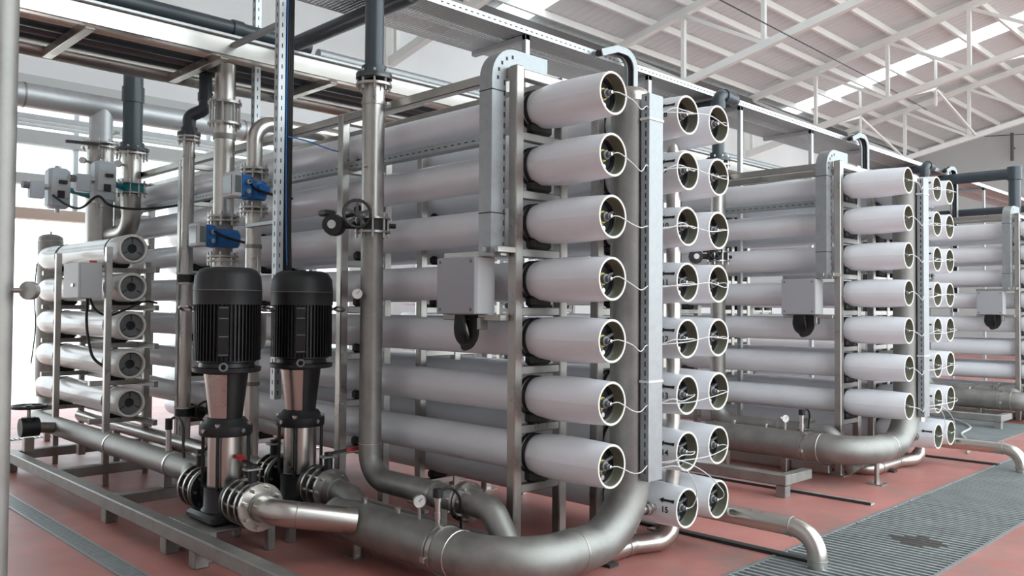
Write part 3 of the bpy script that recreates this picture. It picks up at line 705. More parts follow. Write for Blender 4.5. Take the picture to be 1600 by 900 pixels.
g_ = MB().cyl((-.53, 6.6, 3.02), (-.58, 6.56, 3.02), .014, 8).build('gauge_stem', 'bolt', vp); MB().lathe([(0, .035), (.03, .035), (.03, 0)], (-.60, 6.55, 3.02), (-.7, -.7, 0), 14).build('gauge', 'bolt', g_)
vq = thing('valve_pipe', 'dark plastic pipe with flanges over a steel valve pipe at left', 'pipe', (-.31, 6.0, 2.3))
PX, PY = -.31, 6.0
MB().cyl((PX, PY, 3.14), (PX, PY, 4.05), .096, 22).build('plastic_pipe', 'pvc', vq); MB().ring((PX, PY, 3.58), (0, 0, 1), .09, .108, .16, 22).build('plastic_socket', 'pvc', vq); MB().lathe([(3.08, .09), (3.08, .165), (3.11, .165), (3.115, .115), (3.17, .115), (3.17, .09)], (PX, PY, 0), (0, 0, 1), 24, True).build('plastic_flange', 'pvc', vq)
MB().ring((PX, PY, 3.045), (0, 0, 1), .085, .165, .018, 24).build('steel_flange', 'steel', vq); stuff(MB().bolts((PX, PY, 3.06), (0, 0, 1), .14, 10, .011, .14).build('bolts', 'bolt', vq))
MB().cyl((PX, PY, 2.76), (PX, PY, 3.05), .092, 22).build('steel_pipe', 'polished', vq)
MB().tube(path([(PX, PY, 2.64), (PX, PY, 2.27), (PX-.02, PY+.75, 2.24)], .19, 10), .092, 22).build('steel_elbow', 'steel', vq)
flange_pair(vq, (PX, PY, 2.70), (0, 0, 1), .092, .15, .085, .014, 10)
g_ = MB().cyl((PX-.09, PY-.03, 2.93), (PX-.14, PY-.05, 2.93), .012, 8).build('gauge_stem', 'bolt', vq); MB().lathe([(0, .036), (.03, .036), (.03, 0)], (PX-.15, PY-.055, 2.93), (-.7, -.7, 0), 14).build('gauge', 'bolt', g_)
def actuator(x, y, z, tx, ty, tz, lab, lab2):
    v = thing('butterfly_valve', lab2, 'valve', (tx, ty, tz), 'teal butterfly valves')
    MB().ring((tx, ty, tz-.04), (0, 0, 1), .09, .128, .08, 24).build('valve_body', 'teal', v); MB().cyl((tx-.10, ty-.03, tz), (x+.1, y, tz), .03, 10).build('neck', 'teal', v)
    a = thing('valve_actuator', lab, 'actuator', (x, y, z-.2), 'grey valve actuators')
    MB().bbox((x-.10, y-.09, z-.20), (x+.10, y+.09, z+.20), .03).build('housing', 'actuator', a)
    MB().bbox((x-.085, y-.105, z-.10), (x+.085, y-.088, z+.10), .006).build('cover', 'enclosure', a)
    MB().cyl((x, y, z-.24), (x, y, z-.20), .02, 10).build('shaft_end', 'bolt', a); MB().cyl((x, y, z+.20), (x, y, z+.225), .03, 10).build('shaft_cap', 'bolt', a)
    MB().bbox((x-.02, y-.125, z+.04), (x+.055, y-.104, z+.075), .003).build('nameplate', 'slot', a); MB().bbox((x-.03, y-.13, z-.10), (x+.03, y-.104, z-.03), .003).build('switch_cover', 'slot', a)
    s_ = MB().bbox((x-.27, y-.10, z-.12), (x-.14, y-.01, z+.05), .01).build('solenoid', 'actuator', a); MB().cyl((x-.27, y-.06, z+.0), (x-.33, y-.07, z+.0), .035, 10).build('solenoid_plug', 'greyplastic', s_); MB().cyl((x-.14, y-.05, z), (x-.10, y-.05, z), .03, 8).build('neck', 'bolt', a)
    return a
actuator(-.67, 5.75, 2.70, PX, PY, 2.70, 'grey valve actuator hanging before the wide pipe, right one of the pair', 'teal butterfly valve between flanges under the dark plastic pipe')
actuator(-.93, 6.25, 2.66, -.40, 6.65, 2.66, 'grey valve actuator hanging in front of the bright wall, left one of the pair', 'teal butterfly valve on the wide steel pipe')
cb = MB().tube(smooth_path([(-1.0, 6.15, 2.58), (-.92, 6.0, 2.48), (-.85, 5.8, 2.44), (-.75, 5.65, 2.55), (-.66, 5.6, 2.47), (-.45, 5.5, 2.44), (-.2, 5.2, 2.47), (-.14, 4.95, 2.5)]), .012, 8).build('valve_cable', 'rubber'); tag(cb, 'black cable running from the valve actuators to the rack', 'cable')
# elbow pipe out of the top rear + PVC pipes behind at far right
def pvc_run(lab, pts, r=.061):
    t = thing('pvc_pipe', lab, 'pipe', pts[0]); MB().tube(path(pts, r*1.6, 6), r, 16).build('pipe', 'pvc', t)
    MB().lathe([(-.1, r*1.22), (.1, r*1.22)], pts[1], Vector(pts[0])-Vector(pts[1]), 16).build('elbow_socket', 'pvc', t)
pvc_run('dark plastic pipe with elbow at far right edge behind the racks', [(11.07, .93, 2.3), (11.07, .93, 3.65), (11.07, 4.4, 3.65)], .085)
pvc_run('lower dark plastic pipe at far right behind the junction box', [(11.52, .2, 2.2), (11.52, .2, 3.14), (11.52, 4.4, 3.14)], .06)

# ================================================================ PUMPS
def pump():
    t = thing('vertical_pump', 'x', 'pump', (0, 0, .19))
    z = .185
    MB().bbox((-.17, -.19, z), (.17, .19, z+.06), .03).build('foot', 'blackcast', t)
    bs = MB().lathe([(z+.05, .15), (z+.08, .128), (z+.20, .125), (z+.21, .132)], (0, 0, 0), (0, 0, 1), 24)
    for s_ in (-1, 1): bs.cyl((0, s_*.10, .33), (0, s_*.21, .33), .075, 18)
    bs.build('base', 'blackcast', t)
    for s_ in (-1, 1): MB().ring((0, s_*.19 if s_ > 0 else -.215, .33), (0, 1, 0), .05, .135, .025, 24).build('port_flange', 'blackcast', t)
    MB().cyl((0, 0, .38), (0, 0, .72), .108, 28).build('sleeve', 'polished', t)
    for k in range(4):
        a = PI/4+k*PI/2; MB().cyl((.142*math.cos(a), .142*math.sin(a), .38), (.142*math.cos(a), .142*math.sin(a), .74), .011, 8).build('stay_bolt', 'black', t)
    hd_ = MB().lathe([(.705, .11), (.705, .155), (.715, .16), (.765, .16), (.785, .135), (.81, .115), (.81, .05)], (0, 0, 0), (0, 0, 1), 28).build('pump_head', 'blackcast', t)
    b_ = MB()
    for k in range(4):
        a = PI/4+k*PI/2; b_.cyl((.142*math.cos(a), .142*math.sin(a), .76), (.142*math.cos(a), .142*math.sin(a), .785), .018, 6)
    for k in range(4): a = k*PI/2+.2; b_.cyl((.155*math.cos(a), .155*math.sin(a), .742), (.17*math.cos(a), .17*math.sin(a), .742), .014, 8)
    stuff(b_.build('bolts', 'bolt', hd_))
    MB().lathe([(.80, .097), (1.09, .130), (1.10, .16)], (0, 0, 0), (0, 0, 1), 24).build('motor_stool', 'black', t)
    # stainless coupling guard on the side towards the front left
    g = MB(); K = 14
    for zz, r in ((.815, .102), (1.085, .136)):
        for k in range(K+1): a = math.radians(140)+math.radians(105)*k/K; g.v.append(V(r*math.cos(a), r*math.sin(a), zz))
    for k in range(K): g.f.append((k, k+1, K+2+k, K+1+k))
    g.build('coupling_guard', 'polished', t)
    MB().lathe([(1.095, .12), (1.095, .195), (1.10, .205), (1.125, .208), (1.13, .17), (1.19, .155), (1.19, .1)], (0, 0, 0), (0, 0, 1), 32).build('motor_flange', 'black', t)
    mb = MB().lathe([(1.15, .15), (1.16, .178), (1.53, .18)], (0, 0, 0), (0, 0, 1), 36)
    mo = mb.build('motor_body', 'black', t)
    fins = MB(); nf = 52
    for k in range(nf):
        a = 2*PI*k/nf; c, s_ = math.cos(a), math.sin(a); fins.bar((.188*c, .188*s_, 1.17), (.188*c, .188*s_, 1.52), .006, .026, (c, s_, 0))
    stuff(fins.build('cooling_fins', 'black', mo))
    MB().lathe([(1.515, .185), (1.515, .206), (1.60, .206), (1.605, .208), (1.612, .206), (1.69, .199), (1.73, .172), (1.745, .14), (1.745, .02)], (0, 0, 0), (0, 0, 1), 36).build('fan_cover', 'blackcast', t)
    MB().torus((0, 0, 1.603), (0, 0, 1), .2065, .0025, 36, 6).build('seam', 'greyplastic', t)
    d = V(-.53, -.85, 0).normalized(); e = V(-d.y, d.x, 0)
    rb = MB(); c0 = d*.198
    rb.loft([[V(*(c0-e*.03-d*.02))+V(0, 0, zz), V(*(c0+e*.03-d*.02))+V(0, 0, zz), V(*(c0+e*.03+d*.008))+V(0, 0, zz), V(*(c0-e*.03+d*.008))+V(0, 0, zz)] for zz in (1.20, 1.505)])
    pn = rb.build('rib_panel', 'black', t)
    for zz in (1.21, 1.32, 1.43, 1.495):
        q = c0+d*.009; MB().bar(q-e*.028+V(0, 0, zz), q+e*.028+V(0, 0, zz), .004, .006).build('ridge', 'greyplastic', pn)
    for s_ in (-1, 1):
        p = e*s_*.205+V(0, 0, 1.49)
        q = MB().torus(p+e*s_*.045, (.3, .3, 1), .034, .009, 16, 8); q.cyl(p-e*s_*.02, p+e*s_*.015, .012, 8); q.build('lifting_eye', 'bolt', t)
    q = MB().torus(d*.20+V(0, 0, 1.135), (d.x, d.y, .2), .022, .007, 14, 6); q.build('lifting_eye', 'greyplastic', t)
    tb = MB().bbox((.06, .16, 1.24), (.2, .26, 1.40), .01).build('terminal_box', 'black', t)
    cache(t); return t
P1 = (-1.12, 2.17, 0); P2 = (-.56, 2.23, 0)
pm = pump(); pm.location = (*P1[:2], .19); tag(pm, 'black vertical multistage pump with shiny sleeve, nearer left one', 'pump', 'vertical pumps')
q = copy_tree(pm); q.location = (*P2[:2], .19); tag(q, 'black vertical multistage pump with shiny sleeve, right one before rack post', 'pump', 'vertical pumps')
for (px, py, _), lab in ((P1, 'nearer left pump'), (P2, 'right pump')):
    bp = thing('base_plate', 'flat steel base plate bolted to the skid under the %s' % lab, 'plate', (px, py, .18), 'pump base plates')
    MB().bbox((px-.24, py-.27, .179), (px+.24, py+.27, .1845), .002).build('plate', 'pipe_dull', bp)
    for sx in (-.19, .19):
        for sy in (-.22, .22): MB().bbox((px+sx-.025, py+sy-.025, 0), (px+sx+.025, py+sy+.025, .178), .004).build('support_leg', 'pipe_dull', bp)
def wafer(cx, y0, dirn, lab, lever, n=3):
    """stack of flanges and a wafer valve on a pump port, running along dirn*Y"""
    t = thing('wafer_valve', lab, 'valve', (cx, y0, .33)); z = .33; y = y0
    MB().cyl((cx, y0, z), (cx, y0+dirn*.26, z), .085, 20).build('spool', 'pipe_dull', t)
    for k, (dy, th, ro, m) in enumerate(((.01, .018, .135, 'steel'), (.085, .018, .135, 'steel'), (.112, .045, .118, 'blackcast'), (.165, .018, .135, 'steel'))):
        MB().lathe([(dy, .07), (dy, ro), (dy+th, ro), (dy+th, .07)], (cx, y0, z), (0, dirn, 0), 26, True).build('flange' if m == 'steel' else 'valve_disc_body', m, t)
    stuff(MB().bolts((cx, y0+dirn*.02, z), (0, 1, 0), .112, 8, .010, .13).build('bolts', 'bolt', t)); stuff(MB().bolts((cx, y0+dirn*.135, z), (0, 1, 0), .112, 8, .010, .15).build('bolts', 'bolt', t))
    yy = y0+dirn*.135
    MB().cyl((cx, yy, z+.10), (cx, yy, z+.20), .028, 10).build('neck', 'blackcast', t)
    MB().bbox((cx-.05, yy-.035, z+.20), (cx+.05, yy+.035, z+.215), .004).build('notch_plate', 'bolt', t)
    lv = MB().bar((cx, yy, z+.225), (cx+lever[0], yy+lever[1], z+.25), .03, .016); lv.cyl((cx, yy, z+.21), (cx, yy, z+.235), .028, 10); l_ = lv.build('lever', 'blackcast', t)
    MB().bar((cx+lever[0]*.55, yy+lever[1]*.55, z+.24), (cx+lever[0]*1.05, yy+lever[1]*1.05, z+.252), .034, .022).build('grip', 'red', l_)
wafer(P1[0], P1[1]+.215, 1, 'flanged suction valve on the far side of the nearer left pump', (.12, .05))
wafer(P1[0], P1[1]-.215, -1, 'flanged discharge valve before the nearer left pump with red lever grip', (.02, .22))
wafer(P2[0], P2[1]+.215, 1, 'flanged suction valve on the far side of the right pump', (.12, .06))
wafer(P2[0], P2[1]-.215, -1, 'flanged discharge valve before the right pump with red lever grip', (.2, -.06))
de = thing('discharge_elbow', 'curved shiny steel pipe from the nearer left pump into large feed pipe', 'pipe', (P1[0], 1.5, .3))
y0 = P1[1]-.215-.26
MB().tube(path([(P1[0], y0, .33), (P1[0], y0-.17, .33), (-.72, y0-.36, .25)], .12, 8), .075, 22).build('pipe', 'polished', de)
MB().lathe([(0, .06), (0, .14), (.02, .14), (.02, .06)], (P1[0], y0+.01, .33), (0, 1, 0), 26, True).build('flange', 'polished', de)
stuff(MB().bolts((P1[0], y0+.0, .33), (0, 1, 0), .115, 8, .012, .05, .3).build('bolts', 'bolt', de)); MB().torus((P1[0]+.1, y0-.22, .31), (.8, -.6, -.1), .076, .003, 20, 6).build('weld', 'pipe_dull', de)
d2 = thing('discharge_stub', 'steel stub joining the right pump valve to large feed pipe', 'pipe', (P2[0], 1.6, .3))
MB().tube(path([(P2[0], P2[1]-.475, .33), (P2[0], P2[1]-.60, .32), (-.60, 1.45, .24)], .08, 6), .078, 20).build('pipe', 'pipe_dull', d2)
# suction header
sh = thing('suction_header', 'dull steel suction pipe along the skid from capped upright to pumps', 'pipe', (-1.0, 4.5, .3))
MB().tube(path([(-.64, 7.45, 2.15), (-.64, 7.45, .36), (-1.0, 6.5, .36), (-1.0, 2.75, .36)], [.22, .2], 10), .088, 24).build('header_pipe', 'pipe_dull', sh)
MB().lathe([(.5, .115), (.7, .13), (2.22, .13), (2.265, .12), (2.29, .08), (2.3, .002)], (-.64, 7.45, 0), (0, 0, 1), 26).build('upright', 'pipe_dull', sh); MB().cyl((-.64, 7.45, 2.3), (-.64, 7.45, 2.33), .012, 8).build('vent', 'bolt', sh)
MB().torus((-.64, 7.45, 2.22), (0, 0, 1), .13, .004, 26, 6).build('weld', 'polished', sh)
for yy in (4.4, 3.2): MB().ring((-1.0, yy, .36), (0, 1, 0), .087, .093, .02, 24).build('weld_band', 'polished', sh)
MB().tube(path([(-1.0, 2.9, .36), (-1.06, 2.75, .345), (P1[0], 2.62, .33)], .1, 4), .082, 20).build('pump_branch', 'pipe_dull', sh)
MB().tube(path([(-1.0, 3.3, .36), (-.56, 3.15, .345), (P2[0], 2.66, .33)], .15, 6), .075, 20).build('pump_branch', 'pipe_dull', sh)
for yy in (5.2, 3.35): MB().bbox((-1.03, yy-.03, .18), (-.97, yy+.03, .28), .003).build('support', 'steel', sh)
MB().bbox((-.67, 7.42, 0), (-.61, 7.48, .30), .003).build('support', 'steel', sh)
hw = thing('gate_valve', 'dark gate valve with horizontal handwheel left of the skid', 'valve', (-1.36, 5.75, .3))
MB().cyl((-1.37, 5.66, .40), (-1.22, 5.66, .40), .085, 18).build('valve_body', 'blackcast', hw); MB().cyl((-1.30, 5.66, .4), (-1.30, 5.66, .49), .06, 12).build('bonnet', 'blackcast', hw); MB().cyl((-1.3, 5.66, .46), (-1.3, 5.66, .585), .016, 8).build('stem', 'bolt', hw)
handwheel(hw, (-1.30, 5.66, .585), (0, 0, 1), .14)
MB().cyl((-1.30, 5.66, .40), (-1.06, 5.70, .37), .05, 14).build('branch', 'pipe_dull', hw); MB().bbox((-1.34, 5.62, .185), (-1.26, 5.70, .31), .004).build('support', 'steel', hw)
lp = thing('lower_pipe', 'slim steel pipe running low behind the suction pipe', 'pipe', (-.55, 4.5, .3)); MB().cyl((-.56, 6.6, .36), (-.56, 3.3, .36), .06, 18).build('pipe', 'steel', lp)
for yy in (4.0, 5.6): MB().bbox((-.59, yy-.03, .18 if yy < 4.5 else 0), (-.53, yy+.03, .31), .003).build('support', 'steel', lp)
sn = MB().cyl((-1.0, 3.32, .44), (-1.0, 3.32, .60), .02, 10)
sn_t = thing('pressure_sensor', 'slim sensor with curved black cable on the suction pipe', 'sensor', (-1.0, 3.35, .44)); sn.build('body', 'bolt', sn_t)
MB().cyl((-1.0, 3.32, .60), (-1.0, 3.32, .68), .026, 10).build('connector', 'rubber', sn_t); MB().tube(smooth_path([(-1.0, 3.32, .66), (-.99, 3.22, .70), (-1.0, 3.08, .66), (-1.02, 3.02, .5), (-1.03, 2.98, .44)]), .010, 6).build('cable', 'rubber', sn_t)
# gauge and sensor on the large feed pipe
ga = thing('pressure_gauge', 'small round pressure gauge on top of the large feed pipe', 'gauge', (-.62, .86, .33))
def gauge(parent, o, d, r):
    o = Vector(o); d = Vector(d).normalized()
    b = MB().lathe([(-r*.45, r*.9), (-r*.4, r), (r*.3, r), (r*.36, r*.93), (r*.3, r*.86)], o, d, 22).build('case', 'bolt', parent)
    MB().lathe([(r*.305, .001), (r*.305, r*.88), (r*.31, r*.88), (r*.31, .001)], o, d, 22).build('dial', 'gauge_face', b)
    u, v = basis(d); MB().bar(o+d*r*.34-u*r*.1, o+d*r*.34+(u*.4+v*.5)*r, r*.1, r*.03, d).build('needle', 'slot', b)
gauge(ga, (-.62, .86, .43), (-.55, -.83, 0), .036); MB().cyl((-.62, .86, .325), (-.62, .86, .395), .012, 10).build('stem', 'bolt', ga)
g2 = thing('pressure_gauge', 'small round pressure gauge on the standing pipe beside the right pump', 'gauge', (-.45, 1.72, 1.58)); gauge(g2, (-.475, 1.70, 1.59), (-.6, -.8, 0), .035); MB().cyl((-.42, 1.72, 1.59), (-.475, 1.70, 1.59), .012, 8).build('stem', 'bolt', g2)
g3 = thing('pressure_gauge', 'small round pressure gauge on the feed pipe of the second rack', 'gauge', (3.58, .86, .33)); gauge(g3, (3.58, .86, .525), (-.55, -.83, 0), .036); MB().cyl((3.58, .86, .42), (3.58, .86, .49), .012, 10).build('stem', 'bolt', g3)
for rx, l, dz in ((0, 'nearest rack', 0), (4.2, 'second rack', .095)):
    s_ = thing('pressure_sensor', 'upright sensor with black connector on large feed pipe, %s' % l, 'sensor', (rx-.62, .70, .33+dz)); yy = .70
    MB().lathe([(dz+.325, .016), (dz+.36, .016), (dz+.36, .021), (dz+.40, .021), (dz+.40, .017), (dz+.455, .017), (dz+.455, .021), (dz+.475, .021)], (rx-.62, yy, 0), (0, 0, 1), 12).build('body', 'bolt', s_)
    MB().bbox((rx-.642, yy-.022, .475+dz), (rx-.598, yy+.022, .525+dz), .005).build('connector', 'rubber', s_)
    MB().tube(smooth_path([(rx-.60, yy, .51+dz), (rx-.55, yy-.02, .52+dz), (rx-.47, yy, .46+dz), (rx-.43, yy+.03, .36+dz), (rx-.40, yy+.06, .2)]), .008, 6).build('cable', 'rubber', s_)
ct = thing('wire_tray', 'slotted dark wire tray running on the floor under the vessels', 'cable tray', (-.27, 1.5, .1)); MB().box((-.46, .6, .105), (-.39, 3.05, .112)).build('bottom', 'slot', ct); MB().box((-.465, .6, .105), (-.46, 3.05, .155)).build('side', 'galv', ct)
m_ = MB(); yy = .62
while yy < 3.0: m_.box((-.467, yy, .125), (-.4645, yy+.02, .14)); yy += .045
stuff(m_.build('slots', 'slot', ct))
for yy in (.8, 2.9): MB().bbox((-.45, yy, 0), (-.40, yy+.05, .105), .003).build('support', 'steel', ct)

# ================================================================ RISERS WITH FLOW METERS
def flowmeter(x, y, z, r, lab):
    t = thing('flow_meter', lab, 'flow meter', (x, y, z), 'blue flow meters')
    MB().lathe([(-.075, r), (-.07, r*1.45), (-.045, r*1.62), (.045, r*1.62), (.07, r*1.45), (.075, r)], (x, y, z), (0, 0, 1), 26).build('body', 'blue', t)
    MB().bbox((x-.02, y-r*1.9, z-.035), (x+.08, y-r*1.45, z+.04), .008).build('terminal_cover', 'blue', t)
    MB().cyl((x-r*1.3, y-.02, z+.02), (x-r*1.3-.06, y-.05, z+.02), .035, 12).build('neck', 'blue', t)
    hx, hy = x-r*1.3-.11, y-.09
    MB().bbox((hx-.0, hy-.07, z-.075), (hx+.09, hy+.07, z+.095), .012).build('head', 'blue', t)
    h = MB().bbox((hx-.075, hy-.095, z-.085), (hx+.0, hy+.085, z+.105), .012).build('display_housing', 'enclosure', t)
    MB().bbox((hx-.06, hy-.0985, z-.05), (hx-.012, hy-.0945, z+.075), .002).build('display', 'glass_dark', h); MB().bbox((hx-.0785, hy-.07, z-.06), (hx-.0745, hy+.06, z+.08), .002).build('display', 'glass_dark', h)
    m_ = MB()
    for dz in (-.035, .035): m_.cyl((hx+.045, hy-.11, z+dz), (hx+.045, hy-.06, z+dz), .018, 10)
    m_.build('cable_gland', 'bolt', t)
    MB().tube(smooth_path([(hx+.045, hy-.11, z+.04), (x-.05, y-r*2.0, z-.0), (x+.1, y-r*1.9, z-.03), (x+.3, y-.05, z-.035)]), .011, 6).build('cable', 'rubber', t)
r1 = thing('riser_pipe', 'tall shiny steel riser behind the nearer left pump up to bridge', 'pipe', (-.395, 3.765, 0)); x, y = -.395, 3.765; r = .084
MB().cyl((x, y, 3.17), (x, y, 3.50), r, 24).build('upper_pipe', 'polished', r1); MB().cyl((x, y, 2.23), (x, y, 3.02), r, 24).build('middle_pipe', 'polished', r1); MB().cyl((x, y, .1), (x, y, 1.90), r, 24).build('lower_pipe', 'polished', r1); MB().cyl((x, y, 3.0), (x, y, 3.18), r*.9, 20).build('joint_core', 'pipe_dull', r1)
flange_pair(r1, (x, y, 3.095), (0, 0, 1), r, .135, .155, .018, 8, 'steel'); MB().ring((x, y, 2.88), (0, 0, 1), r, r+.008, .045, 24).build('clamp', 'pipe_dull', r1)
flange_pair(r1, (x, y, 2.225), (0, 0, 1), r, .128, .02, .016, 8); flange_pair(r1, (x, y, 1.895), (0, 0, 1), r, .128, .02, .016, 8)
flowmeter(x, y, 2.06, r, 'blue flow meter with grey display on the riser behind the nearer pump'); MB().cyl((x, y, 1.89), (x, y, 2.22), r*.95, 20).build('meter_tube', 'pipe_dull', r1)
r2 = thing('riser_pipe', 'slimmer steel riser with top bend between the two pumps', 'pipe', (-.44, 3.16, .8)); x2, y2, rr = -.44, 3.16, .059
MB().tube(path([(x2, y2, 2.56), (x2, y2, 2.93), (x2+.75, y2+.02, 2.93)], .15, 12), rr, 20).build('top_bend', 'polished', r2); MB().cyl((x2, y2, .1), (x2, y2, 2.24), rr, 20).build('lower_pipe', 'polished', r2)
flange_pair(r2, (x2, y2, 2.545), (0, 0, 1), rr, .108, .02, .014, 8); flange_pair(r2, (x2, y2, 2.245), (0, 0, 1), rr, .108, .02, .014, 8); MB().cyl((x2, y2, 2.25), (x2, y2, 2.53), rr*.95, 18).build('meter_tube', 'pipe_dull', r2)
for z in (1.95, .9): MB().ring((x2, y2, z), (0, 0, 1), rr, rr+.006, .03, 20).build('clamp', 'pipe_dull', r2)
flowmeter(x2, y2, 2.395, rr, 'blue flow meter with grey display on the slimmer riser')
lb = thing('link_elbow', 'short steel bend visible between the two pump motors', 'pipe', (-.6, 3.0, 1.2)); MB().tube(path([(-.66, 3.08, 1.18), (-.50, 2.92, 1.18), (-.50, 2.92, 1.45)], .09, 8), .045, 16).build('pipe', 'steel', lb)
# pipe with valves left of the pumps, dark plastic offset on top
r3 = thing('sampling_riser', 'thin steel standing pipe with two small black valves left of pumps', 'pipe', (-.482, 4.25, 0)); x3, y3, r_ = -.482, 4.25, .05
MB().cyl((x3, y3, .45), (x3, y3, 2.93), r_, 18).build('pipe', 'steel', r3); flange_pair(r3, (x3, y3, 2.94), (0, 0, 1), r_, .095, .02, .014, 6); MB().ring((x3, y3, 2.78), (0, 0, 1), r_, r_+.006, .03, 18).build('clamp', 'steel', r3)
MB().tube(path([(x3, y3, .5), (x3, y3, .30), (x3-.14, y3-.03, .30)], .06, 6), r_, 16).build('foot_bend', 'steel', r3)
MB().bbox((x3-.03, y3-.03, 0), (x3+.03, y3+.03, .26), .003).build('support', 'steel', r3)
for z, lab in ((1.74, 'small black valve high on the thin standing pipe'), (.60, 'small black valve with handwheel low on the thin standing pipe')):
    v = thing('small_valve', lab, 'valve', (x3, y3, z), 'valves on the thin standing pipe'); MB().ring((x3, y3, z-.03), (0, 0, 1), r_*.95, .075, .06, 20).build('valve_body', 'blackcast', v)
    MB().ring((x3, y3, z-.05), (0, 0, 1), r_*.95, .085, .014, 20).build('flange', 'steel', v); MB().ring((x3, y3, z+.036), (0, 0, 1), r_*.95, .085, .014, 20).build('flange', 'steel', v)
    MB().bbox((x3+.05, y3-.12, z-.045), (x3+.13, y3-.02, z+.045), .012).build('gearbox', 'blackcast', v); handwheel(v, (x3+.13, y3-.15, z+.01), (-.3, -.95, 0), .085 if z < 1 else .06); MB().cyl((x3+.1, y3-.1, z), (x3+.13, y3-.15, z+.01), .012, 8).build('spindle', 'blackcast', v)
po = thing('pvc_offset', 'dark plastic offset pipe with two bends above the thin standing pipe', 'pipe', (x3, y3, 2.9))
MB().lathe([(2.97, .045), (2.97, .098), (2.995, .098), (3.0, .07), (3.04, .07), (3.04, .045)], (x3, y3, 0), (0, 0, 1), 20, True).build('collar_flange', 'pvc', po)
MB().tube(path([(x3, y3, 3.0), (x3, y3, 3.14), (x3+.10, y3-.09, 3.20), (x3+.10, y3-.09, 3.50)], .065, 6), .055, 16).build('pipe', 'pvc', po)
MB().lathe([(3.27, .05), (3.27, .064), (3.34, .064), (3.34, .05)], (x3+.10, y3-.09, 0), (0, 0, 1), 16, True).build('socket', 'pvc', po)
# slotted struts with cables
def strut(x, y, z0, z1, lab):
    t = thing('slotted_strut', lab, 'strut', (x, y, z0), 'slotted steel struts')
    m_ = MB(); m_.box((x-.04, y-.03, z0), (x+.012, y-.026, z1)); m_.box((x-.04, y-.026, z0), (x-.036, y+.03, z1)); m_.box((x+.008, y-.026, z0), (x+.012, y+.03, z1)); m_.build('channel', 'galv_bright', t)
    s_ = MB(); z = z0+.03
    while z < z1-.05: s_.box((x-.018, y-.0306, z), (x-.010, y-.0295, z+.03)); s_.box((x-.0406, y-.006, z), (x-.0395, y+.006, z+.03)); z += .075
    stuff(s_.build('slots', 'slot', t)); return t
s1 = strut(-.53, 2.60, .85, 4.6, 'tall slotted steel strut with black cables behind the right pump')
MB().bbox((-.54, 2.63, 3.53), (-.50, 3.36, 3.57), .003).build('bracket', 'galv', s1)
MB().bbox((-.54, 2.63, 2.1), (-.50, 3.10, 2.13), .003).build('bracket', 'galv', s1)
cbn = thing('cable_bundle', 'black cables tied to the tall slotted strut down to the right pump', 'cable', (-.49, 2.58, 1.6))
for k in range(4): MB().tube(smooth_path([(-.497+.016*k, 2.60-.012*(k % 2), 4.6), (-.498+.016*k, 2.595, 3.2), (-.496+.015*k, 2.60, 2.2), (-.495+.012*k, 2.60-.01*k, 1.75), (-.48, 2.53, 1.45)]), .012, 6).build('cable', 'rubber', cbn)
MB().tube(smooth_path([(-.505, 2.565, 4.6), (-.508, 2.566, 3.0), (-.50, 2.566, 2.2), (-.49, 2.56, 1.8)]), .004, 6).build('cable', 'blue', cbn)
strut(-.13, 3.72, 2.92, 4.8, 'shorter slotted strut rising from rack top behind the slim riser')
ac = MB().tube(smooth_path([(-.50, 2.55, 2.72), (-.38, 2.5, 2.70), (-.26, 2.38, 2.64), (-.21, 2.32, 2.62)]), .005, 5).build('air_line', 'blue'); tag(ac, 'thin blue air line from the strut to the rack post', 'tube')
# slotted tray between the two top vessel rows
st = thing('slotted_tray', 'slotted metal cable tray strapped along the upper vessels of nearest rack', 'cable tray', (-.14, 3, 2.5))
MB().box((-.165, .75, 2.495), (-.161, 6.7, 2.545)).build('side', 'galv', st); MB().box((-.165, .75, 2.491), (-.09, 6.7, 2.495)).build('bottom', 'galv', st)
m_ = MB(); yy = .8
while yy < 6.6: m_.box((-.1658, yy, 2.512), (-.1645, yy+.03, 2.519)); yy += .065
stuff(m_.build('slots', 'slot', st))
st2 = copy_tree(st, off=(4.2, 0, 0)); tag(st2, 'slotted metal cable tray strapped along the upper vessels of second rack', 'cable tray')

# ================================================================ SHORT VESSELS AT LEFT
def short_vessel():
    t = thing('short_vessel', 'x', 'pressure vessel', (0, 0, 0)); L = 2.45
    MB().lathe([(0, .122), (.012, .128), (.30, .126), (.36, .119), (L-.45, .119), (L-.38, .125), (L-.15, .122), (L-.05, .10), (L, .05), (L+.01, .002)], (0, 0, 0), (0, 1, 0), 30, a0=0, a1=2*PI).build('shell', 'frp_old', t)
    MB().lathe([(0, .122), (-.004, .118), (-.002, .104), (.07, .102)], (0, 0, 0), (0, 1, 0), 30, a0=0, a1=2*PI).build('rim', 'rim', t)
    ep = MB().lathe([(.03, .04), (.025, .055), (.025, .092), (.045, .095), (.045, .103), (.09, .103), (.09, .04)], (0, 0, 0), (0, 1, 0), 26, True).build('retaining_ring', 'greyplastic', t)
    MB().lathe([(.06, .001), (.06, .042), (.09, .042), (.09, .001)], (0, 0, 0), (0, 1, 0), 18).build('port_recess', 'endplate', ep)
    for a in (PI/2, PI/2+2.1, PI/2-2.1): MB().bar((.05*math.cos(a), .024, .05*math.sin(a)), (.094*math.cos(a), .024, .094*math.sin(a)), .008, .008).build('rib', 'endplate', ep)
    for yy in (.33, 1.72):
        s_ = MB().ring((0, yy, 0), (0, 1, 0), .118, .1255, .03, 30).build('strap', 'rubber', t); MB().bbox((-.05, yy, -.15), (-.02, yy+.03, -.115), .004).build('strap_bolt', 'bolt', s_)
        MB().bbox((-.09, yy-.03, -.155), (.09, yy+.05, -.09), .02).build('saddle', 'rubber', t)
    cache(t); return t
sv = short_vessel()
